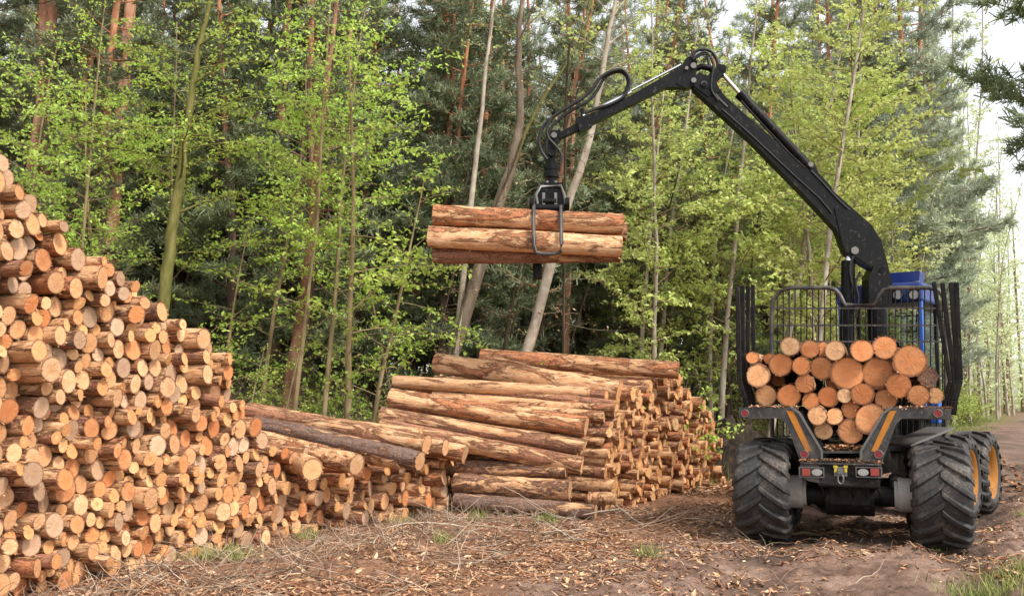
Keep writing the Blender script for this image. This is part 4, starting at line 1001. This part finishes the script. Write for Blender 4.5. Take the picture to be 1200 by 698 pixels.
# particular trees drawn from their trunks
def special(name, pts, Y, r0, wood, leafm, label, kind='leaf', dY=0., ext=None, **k):
    """trunk through picture points at distance Y; origin at its foot"""
    P = [at(px, py, Y + dY * i / max(1, len(pts) - 1)) for i, (px, py) in enumerate(pts)]
    d = unit(P[-1] - P[-2]); P = P + [P[-1] + d * (ext or 2.5)]
    b0 = unit(P[1] - P[0]); gx, gy = P[0][0], P[0][1]; zz = g(gx, gy) - .1
    if P[0][2] > zz + .15: foot = P[0] - b0 * ((P[0][2] - zz) / max(b0[2], .3)); P = [foot] + P
    P = smooth_poly(P, 4); o0 = P[0].copy(); o0[2] = g(*o0[:2]) - .05
    rr = np.random.RandomState(len(label)); P = P + rr.normal(0, .012, P.shape) * [1, 1, 0]
    tb, bb, cb, n = tree_meshes(len(label) * 3 + int(Y), kind, trunk=P - o0, r0=r0, **k)
    root = empty(name, o0); tb.build('trunk', wood, root); bb.build('branches', wood, root)
    if n and leafm: cb.build('crown', leafm, root)
    tag(root, label, 'tree'); spots.append((o0[0], o0[1])); return root
special('mossy_tree', [(192, 350), (203, 260), (214, 190), (220, 140), (233, 60), (246, 0)], 18.5, .135, W_MOSS, L_LIME, 'mossy greenish trunk leaning right behind the tall left stack', crown0=.3, crad=2.4, nb=22, leaf=.055, dens=.6, ext=3, el=(-5, 40))
special('leaning_pine', [(340, 450), (350, 390), (362, 300), (368, 220), (380, 120), (392, 20)], 20.5, .165, W_RED, L_PINE, 'dark brown leaning trunk standing right of the lime green tree', 'pine', crown0=.5, crad=1.6, nb=12, leaf=.07, dens=.5, ext=3, el=(-10, 30))
special('crooked_pine', [(618, 410), (632, 360), (640, 310)], 21., .15, W_RED, L_PINE, 'reddish trunk rising to just below the lifted logs', 'pine', crown0=.6, crad=1.5, nb=10, leaf=.07, dens=.5, ext=4.5)
special('leaning_birch', [(640, 330), (664, 245), (690, 165), (708, 70), (722, -5)], 20.5, .125, W_PALE, L_BIRCH, 'pale grey birch trunk leaning right behind the crane tip hoses', crown0=.62, crad=2.2, nb=16, leaf=.06, dens=.5, ext=3)
special('crooked_tree', [(583, 245), (600, 190), (610, 130), (607, 60), (612, -5)], 21.5, .15, W_TWIG, L_BIRCH, 'crooked brownish trunk above the lifted logs', crown0=.6, crad=1.6, nb=10, leaf=.05, dens=.3, ext=3)
special('slim_birch', [(552, 245), (562, 150), (572, 60), (580, -5)], 21., .075, W_PALE, L_BIRCH, 'slim pale trunk above the left part of the lifted logs', crown0=.55, crad=1.5, nb=12, leaf=.05, dens=.4, ext=2)
special('forked_tree', [(588, 240), (618, 150), (650, 95), (675, 55), (690, 10)], 22.0, .055, W_MOSS, L_BIRCH, 'thin curved branchy stem crossing behind the lifted logs towards the crane tip', crown0=.4, crad=1.6, nb=12, leaf=.05, dens=.4, ext=2)
special('pale_birch', [(933, 345), (943, 290), (955, 215), (966, 150), (977, 100)], 25, .09, W_PALE, L_BIRCH, 'thin pale birch trunk leaning right behind the main boom', 'birch', crown0=.3, crad=2.7, nb=36, leaf=.07, dens=1.0, ext=3.5)
# lime green young trees in front of the pines on the left
LM = [tree_proto('lime_green_tree', 400 + i, 'leaf', W_TAN, L_LIME, Ht=[9.4, 8.0, 10.6, 5.8][i], r0=.055, crown0=[.34, .36, .4, .2][i], crad=[2.4, 2.1, 2.5, 1.8][i], nb=[38, 34, 42, 26][i], leaf=.052, dens=.8, el=(-5, 45), droop=-.01) for i in range(4)]
for px, Y, k, s_, lab in ((375, 19.2, 0, 1.08, 'lime green young tree with dense leaf sprays left of the lifted logs'), (300, 19.8, 1, 1.1, 'lime green young tree between mossy trunk and dark leaning trunk'), (340, 18.4, 2, .98, 'tallest lime green young tree left of the lifted logs'),
        (430, 20.2, 3, 1.15, 'lime green young tree whose sprays reach towards the lifted logs'), (70, 18.2, 2, .9, 'lime green young tree above the left end of the tall stack'), (10, 18.5, 0, .95, 'lime green young tree at the left picture edge'),
        (130, 19.5, 1, 1.0, 'lime green young tree above the middle of the tall left stack'), (255, 18.8, 3, .95, 'low lime green young tree right of the mossy trunk'), (320, 19, 3, .62, 'small lime green sapling behind the right end of the tall stack'),
        (185, 20.5, 2, .95, 'lime green young tree crossing behind the mossy trunk'), (405, 19.5, 3, 1.5, 'lime green young tree nearest the lifted logs'), (470, 23, 3, 1.0, 'small lime green tree below left of the lifted logs'), (280, 17.8, 3, .5, 'low lime sapling close behind the end of the tall stack')):
    put_tree(LM[k], X(px, Y), Y, s_, None, lab, 'young tree', 'lime green young trees')
# yellow-green birches
BR = [tree_proto('birch_tree', 500 + i, 'birch', W_PALE, L_BIRCH, Ht=[11, 12.5, 10, 13.5][i], r0=.085, crown0=[.14, .2, .12, .22][i], crad=[2.3, 2.5, 2.1, 2.4][i], nb=[52, 56, 48, 56][i], leaf=.075, dens=.75, el=(10, 55), droop=-.05) for i in range(4)]
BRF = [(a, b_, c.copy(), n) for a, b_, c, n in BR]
for p_ in BRF: p_[2].materials[0] = L_HAZE_PALE
def f_birch(px, x, Y, r):
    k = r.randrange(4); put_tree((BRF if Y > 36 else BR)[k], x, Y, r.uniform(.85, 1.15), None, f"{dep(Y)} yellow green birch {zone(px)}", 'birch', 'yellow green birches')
scatter(17, (715, 990), (22.5, 33), 1.3, f_birch, 5)
scatter(9, (700, 1010), (34, 46), 1.8, f_birch, 6)
scatter(3, (1000, 1075), (30, 40), 1.6, f_birch, 61)
# slender pale birches beyond the track: thin stems, sparse tops, sky between them
SB = [tree_proto('slender_birch', 600 + i, 'birch', W_PALE, L_HAZE_PALE, Ht=[16, 19, 14][i], r0=.075, crown0=[.1, .16, .08][i], crad=[1.5, 1.6, 1.4][i], nb=[42, 44, 40][i], leaf=.1, dens=.6, el=(25, 62), droop=-.03, lean=.05) for i in range(3)]
def f_sb(px, x, Y, r):
    if abs(float(track_d(x, Y))) < 3.2: return
    put_tree(SB[r.randrange(3)], x, Y, r.uniform(1.1, 1.6), None, f"slender pale stemmed {dep(Y)} birch {zone(px)}", 'birch', 'slender birches beyond the track')
scatter(66, (1062, 1250), (44, 82), 1.0, f_sb, 7)
scatter(5, (1062, 1110), (30, 38), 1.0, f_sb, 71)
# dark pine at the right edge whose boughs hang into the picture
for px_, Y_, k_, lab_ in ((104, 21, 3, 'dark young pine in front of the thick orange trunk'), (268, 23, 0, 'dark pine between the mossy trunk and the leaning trunk'), (505, 24.5, 1, 'dark pine left of the lifted logs'), (560, 25.5, 3, 'dark pine directly above the lifted logs')):
    put_tree(PN[k_], X(px_, Y_), Y_, .95, None, lab_, 'pine tree')
for px_, Y_, k_ in ((1075, 56, 0), (1040, 48, 1), (1010, 50, 3)): put_tree(PNF[k_], X(px_, Y_), Y_, 1.5, None, 'tall haze-pale pine behind the birches above the forwarder cab', 'pine tree', 'tall hazy pines above the cab')
def f_bf(px, x, Y, r):
    if abs(float(track_d(x, Y))) < 3.6: return
    put_tree(BRF[r.randrange(4)], x, Y, r.uniform(1.3, 1.75), None, 'tall leafy birch paled for haze beyond the track', 'birch', 'hazy birches beyond the track')
scatter(20, (1075, 1250), (48, 74), 1.6, f_bf, 91)
put_tree(PN[2], X(1292, 24), 24, 1.42, 1.0, 'dark pine hanging its boughs in at the top right corner', 'pine tree')
# undergrowth
BU = []
for i in range(3):
    r = np.random.RandomState(700 + i); bb = MB(); LP = []
    for k in range(60):
        az = r.uniform(0, 6.28); Q = limb(r, (r.normal(0, .35), r.normal(0, .35), -.05), (math.cos(az) * .45, math.sin(az) * .45, 1), r.uniform(.8, 2.8), 6, .2, -.03); bb.tube(Q, np.linspace(.011, .004, 7), 3, 0, False)
        for _ in range(5):
            p, d = interp_poly(Q, r.uniform(.3, .98)); R_ = limb(r, p, d + r.normal(0, .7, 3), r.uniform(.2, .7), 3, .2, 0); bb.tube(R_, [.005, .004, .003, .002], 3, 0, False)
            for _ in range([7, 3, 1][i]): LP.append(interp_poly(R_, r.uniform(.2, .98))[0] + r.normal(0, .03, 3))
    cb = MB(); cb.quads(leaf_quads(r, np.array(LP), .055))
    BU.append((None, bb.build('stems', [W_TWIG, W_TAN, W_TWIG][i], link=False).data, cb.build('leaves', [L_LIME, L_MID, L_DEAD][i], link=False).data, 'bush'))
def f_bush(px, x, Y, r):
    if (800 < px < 905 and Y < 33) or (abs(float(track_d(x, Y))) < 3.4): return
    k = r.choice([0, 1, 2, 2, 2]) if px < 860 else r.choice([0, 0, 1]); pr = BU[k]
    o = empty('bush', (x, Y, g(x, Y)), r.uniform(0, 6.28)); s_ = r.uniform(.7, 1.25); o.scale = (s_, s_, s_)
    for d, n in ((pr[1], 'stems'), (pr[2], 'leaves')): c = bpy.data.objects.new(n, d); COL.objects.link(c); c.parent = o
    tag(o, f"{['lime leaved bush', 'green leaved bush', 'bare twiggy bush with dead leaves'][k]}, {dep(Y)}, {zone(px)}", 'bush', 'undergrowth bushes')
def sc2(n, pxr, Yr, d, fn, seed):
    global spots; sv = spots; spots = []; scatter(n, pxr, Yr, d, fn, seed); spots = sv
sc2(52, (-40, 860), (19.0, 27), .8, f_bush, 8)
sc2(30, (-40, 1000), (27, 40), 1.2, f_bush, 9)
sc2(30, (1080, 1240), (44, 62), 1.1, f_bush, 10)
# thin dark poles: young stems crowding the inside of the wood
STEMS = []
for i in range(3):
    r = np.random.RandomState(800 + i); tb, bb = MB(), MB(); cb = MB(); LP = []; P = limb(r, (0, 0, -.1), (.06 * r.randn(), .06 * r.randn(), 1), 9, 10, .05, .03); trunk_tube(tb, P, .045, .02, 7, i)
    for k in range(34):
        p, _ = interp_poly(P, r.uniform(.05, .95)); az = r.uniform(0, 6.28); Q = limb(r, p, (math.cos(az), math.sin(az), r.uniform(-.2, .6)), r.uniform(.4, 1.7), 5, .2, -.02); bb.tube(Q, np.linspace(.01, .003, 6), 3, 0, False); LP += [interp_poly(Q, r.uniform(.3, .99))[0] + r.normal(0, .07, 3) for _ in range(9)]
    cb.quads(leaf_quads(r, np.array(LP), .045))
    STEMS.append((tb.build('trunk', W_DARK, link=False).data, bb.build('branches', W_TWIG, link=False).data, cb.build('crown', [L_BIRCH, L_DEAD, L_LIME][i], link=False).data, 'thin_tree'))
def f_sp(px, x, Y, r):
    if abs(float(track_d(x, Y))) < 4 or px > 1000: return
    put_tree(STEMS[r.randrange(3)], x, Y, r.uniform(.7, 1.2), None, f"thin barely leafed young tree, {dep(Y)}, {zone(px)}", 'young tree', 'thin barely leafed young trees')
sc2(60, (-60, 860), (20.5, 34), .7, f_sp, 12)
sc2(12, (860, 1220), (30, 46), 1.0, f_sp, 13)
# far wood: closes the view between the trees, more open on the right
def far_wood(name, pxr, Yr, n, hts, mats, label, seed, lsz=.2, per=650):
    r = np.random.RandomState(seed); b = MB()
    for k in range(n):
        Y = r.uniform(*Yr); x = X(r.uniform(*pxr), Y); h_ = r.uniform(*hts); z0 = g(x, Y); b.tube([(x, Y, z0), (x + r.randn() * .4, Y, z0 + h_ * .95)], [.14, .05], 5, 0, False)
        m = per; t = r.uniform(.03, 1, m); rr_ = 2.2 * np.sqrt(np.maximum(.1, 1 - t)) ; P = np.stack([x + r.normal(0, .6, m) * rr_, Y + r.normal(0, .6, m) * rr_, z0 + t * h_], -1)
        b.quads(leaf_quads(r, P, lsz, .2), 1)
    o = b.build(name, mats); tag(o, label, 'woodland', kind='stuff')
far_wood('distant_woodland', (-160, 900), (64, 80), 110, (18, 27), [W_TWIG, L_PINE_HAZE], 'haze-pale mass of far pines deep inside the forest', 31)
far_wood('distant_undergrowth', (-160, 1060), (46, 70), 170, (1.5, 5), [W_DARK, L_MID], 'undergrowth far inside the forest', 32, .13, 500)
far_wood('distant_copse', (900, 1300), (84, 104), 80, (6, 24), [W_TAN, L_HAZE_PALE], 'pale distant copse beyond the track on the right', 33, .22, 500)
# ------------------------------------------------------------------ soil heap, litter, chips, twigs, grass
def heap():
    r = np.random.RandomState(4); n = 60; xs = np.linspace(-1, 1, n); Xg, Yg = np.meshgrid(xs, xs); rr_ = np.hypot(Xg, Yg)
    Z = np.maximum(0, 1 - rr_ ** 1.7) * (.95 + .5 * fbm(Xg * 2 + 3, Yg * 2)) + .13 * fbm(Xg * 9, Yg * 9) * (rr_ < 1.05) - .05
    V = np.stack([Xg * 1.5, Yg * 1.3, Z * .95], -1).reshape(-1, 3); i = np.arange(n - 1)[:, None] * n; j = np.arange(n - 1)[None]
    b = MB(); b.add(V, np.stack([i + j, i + j + 1, i + n + j + 1, i + n + j], -1).reshape(-1, 4)); o = b.build('soil_heap', SOIL); x = X(856, 23); o.location = (x, 23, g(x, 23) - .05); o.scale = (1.0, .8, 1.75)
    tag(o, 'dark heap of dug soil between the long right stack and the forwarder', 'soil heap')
heap()
def flakes(name, n, region, size, mat, seed, label, cat, lift=.012, aspect=2.0, flat=2.2, dens=None):
    r = np.random.RandomState(seed); x = r.uniform(region[0], region[1], n); y = region[2] + (region[3] - region[2]) * r.rand(n) ** 1.25
    if dens is not None: k = r.rand(n) < dens(x, y); x, y = x[k], y[k]
    P = np.stack([x, y, gz(x, y) + lift * r.rand(len(x)) + .004], -1)
    b = MB(); b.quads(leaf_quads(r, P, size, flat, aspect)); o = b.build(name, mat); tag(o, label, cat, kind='stuff')
onl = lambda x, y: np.clip(.13 + .9 * sstep(1.2, 2.6, np.abs(track_d(x, y))) + .7 * (fbm(x * 1.3, y * 1.3) > .12), 0, 1) * (.12 + .88 * sstep(-.3, .25, fbm(x * 1.1 + 9, y * 1.1)))
flakes('leaf_litter', 90000, (-6, 9, 8.2, 22), .03, CHIP, 1, 'brown dead leaves and bark flakes littering the ground', 'leaf litter', dens=onl)
flakes('wood_chips', 7000, (-5, 7, 8.2, 20), .042, CHIP_L, 2, 'pale wood chips and bark shreds scattered before the stacks', 'wood chips', aspect=2.6, dens=lambda x, y: onl(x, y) * .8)
flakes('woodland_litter', 16000, (-12, 14, 19, 42), .09, CHIP, 3, 'brown leaves on the forest floor behind the stacks', 'leaf litter')
def twigs(name, n, region, L, rr_, seed, label, mat=TWIGM, dens=None, up=.12, lift=.02):
    r = np.random.RandomState(seed); b = MB()
    for k in range(n):
        x = r.uniform(region[0], region[1]); y = r.uniform(region[2], region[3])
        if dens is not None and r.rand() > dens(np.array([x]), np.array([y]))[0]: continue
        a = r.uniform(0, 6.28); l = r.uniform(*L); P = limb(r, (x, y, 0), (math.cos(a), math.sin(a), r.uniform(-.02, up)), l, 4, .16, 0)
        P[:, 2] += gz(P[:, 0], P[:, 1]) + lift; b.tube(P, np.linspace(rr_, rr_ * .4, 5) * r.uniform(.5, 1.3), 4, 0, False)
    o = b.build(name, mat); tag(o, label, 'twigs', kind='stuff')
twigs('fallen_twigs', 3600, (-5, 6.5, 8.2, 17), (.1, .5), .0042, 5, 'thin broken twigs strewn over the ground before the stacks', dens=onl)
twigs('dry_stalks', 3200, (-4.8, 2.5, 8.8, 16), (.12, .45), .0042, 6, 'dry upright stalks and bramble stems at the foot of the stacks', up=1.4, dens=lambda x, y: np.clip(1.25 - np.abs((x + 1.0) + (13.2 - y) * .62 + .6) * .6, 0, 1))
twigs('brushwood', 700, (-4.6, 3.2, 8.6, 16), (.5, 1.5), .0075, 9, 'longer broken branches mixed in the litter in front of the stacks', up=.1, lift=.03, dens=lambda x, y: np.clip(1.2 - np.abs((x + .4) + (13.2 - y) * .62) * .45, 0, 1))
twigs('bark_strips', 5200, (-5, 6, 8.4, 17), (.06, .22), .009, 10, 'curled strips of peeled bark on the ground', mat=CHIP, dens=onl, up=.25)
def bed_debris():
    r = np.random.RandomState(12); n = 1500; P = np.stack([r.uniform(x0t, x1t, n), r.uniform(-.5, -.1, n), zt + .004 + .018 * r.rand(n)], -1)
    n2 = 900; Q = np.stack([r.uniform(-.28, .28, n2), r.uniform(-.1, .5, n2), r.uniform(1.20, 1.27, n2)], -1)
    n3 = 700; sx_ = r.choice([-1, 1], n3); K = np.stack([sx_ * r.uniform(.62, 1.25, n3), r.uniform(-.3, -.12, n3), np.full(n3, pl(900, 477, -.3)[1] + .006)], -1)
    P = np.concatenate([P, Q, K]); P = P @ MW[:3, :3].T + MW[:3, 3]; b = MB(); b.quads(leaf_quads(r, P, .035, 1.6, 2.0)); o = b.build('bark_debris', CHIP); tag(o, 'crumbs of bark lying on the tail plate of the forwarder', 'bark debris', kind='stuff')
bed_debris()
def blades(name, spots_, seed, label, hgt=.13, per=260):
    r = np.random.RandomState(seed); Vs = []
    for x0, y0, R_ in spots_:
        n = int(per * R_ * 2.2); x = x0 + r.normal(0, R_ * .5, n); y = y0 + r.normal(0, R_ * .5, n); z = gz(x, y); h_ = hgt * r.uniform(.4, 1.3, n); a = r.uniform(0, 6.28, n); dx, dy = np.cos(a), np.sin(a); w = .005
        l = r.normal(0, .5, (n, 2)) * h_[:, None]
        Vs.append(np.stack([np.stack([x - dx * w, y - dy * w, z], -1), np.stack([x + dx * w, y + dy * w, z], -1), np.stack([x + dx * w * .3 + l[:, 0], y + dy * w * .3 + l[:, 1], z + h_], -1), np.stack([x - dx * w * .3 + l[:, 0], y - dy * w * .3 + l[:, 1], z + h_], -1)], 1))
    b = MB(); b.quads(np.concatenate(Vs)); o = b.build(name, GRASS); tag(o, label, 'grass', kind='stuff')
def G(px, py):
    d = ray(px, py); t = -H / d[2]; return d[0] * t, d[1] * t
rg = random.Random(5)
sp_ = [(*G(px, py), s_) for px, py, s_ in ((250, 640, .35), (275, 655, .3), (240, 655, .3), (220, 650, .2), (1165, 690, .45), (1190, 678, .4), (1140, 695, .3), (905, 622, .15), (895, 628, .12), (1100, 640, .1), (440, 604, .22), (470, 612, .18), (560, 610, .2), (600, 603, .2), (640, 612, .2), (360, 628, .2), (520, 640, .16), (760, 650, .16), (880, 512, .6), (870, 530, .5), (850, 545, .4), (1199, 600, .1))]
sp_ += [(X(rg.uniform(1095, 1240), Y), Y, rg.uniform(.5, 1.1)) for Y in [rg.uniform(24, 66) for _ in range(150)]] + [(X(rg.uniform(780, 900), Y), Y, .6) for Y in [rg.uniform(21, 30) for _ in range(14)]]
sp_ = [q for i_, q in enumerate(sp_) if i_ < 23 or abs(float(track_d(q[0], q[1]))) > 3.1]
blades('grass_tufts', sp_, 3, 'short green grass tufts at the foot of the stacks and along the track')
blades('tall_grass', [(x, y, s_) for x, y, s_ in sp_[23:]], 4, 'taller rough grass beyond the track', .35, 160)
# individual fallen sticks
def stick(p, q, r_, label, m=W_TAN, up=0):
    p, q = np.array(p), np.array(q)
    P = np.array([np.array(p) * (1 - t) + np.array(q) * t for t in np.linspace(0, 1, 8)]); rr_ = np.random.RandomState(len(label)); P = np.c_[P + rr_.normal(0, .02, P.shape), np.zeros(8)]
    P[:, 2] = gz(P[:, 0], P[:, 1]) + r_ + .02 + up * np.linspace(1, 0, 8); b = MB(); b.tube(P, np.linspace(r_, r_ * .5, 8), 7)
    d = P[5] - P[3]; b.tube([P[4], P[4] + np.array([d[1], -d[0], .1]) * .5 + d * .6, P[4] + np.array([d[1], -d[0], .12]) * .9 + d * 1.3], [r_ * .5, r_ * .4, r_ * .2], 5)
    o = b.build('fallen_branch', m); tag(o, label, "branch", 'fallen branches on the ground')
stick(G(700, 590), G(752, 617), .028, 'pale bare branch sticking out from the foot of the long right stack', W_PALE, .12)
stick(G(120, 668), G(232, 666), .012, 'long thin twig on the ground below the tall left stack', W_PALE)
stick(G(780, 600), G(838, 622), .012, 'thin dark stick on the litter left of the forwarder', W_TAN)
stick(G(925, 619), G(985, 628), .03, 'brown stick on the ground between the rear tyres', W_TAN)
stick(G(300, 665), G(395, 625), .014, 'thin grey branch lying below the low middle stack', W_TWIG)
stick(G(520, 668), G(610, 650), .012, 'crooked twig in the litter in the foreground', W_TWIG)
stick(G(960, 606), G(1050, 585), .022, 'dark wet stick in the shadow under the forwarder', W_DARK)
b = MB(); x0, y0 = G(1015, 598); rr2 = np.random.RandomState(3)
P = np.array([(x0 + t * .75 - .35, y0 + .25 * t, g(x0, y0) + .15 + .12 * t) for t in np.linspace(0, 1, 9)]); b.tube(P, .12 + .03 * rr2.randn(9), 14); o = b.build('old_stump_log', W_PALE); tag(o, 'rotten pale piece of log lying on the ground under the forwarder', 'log')
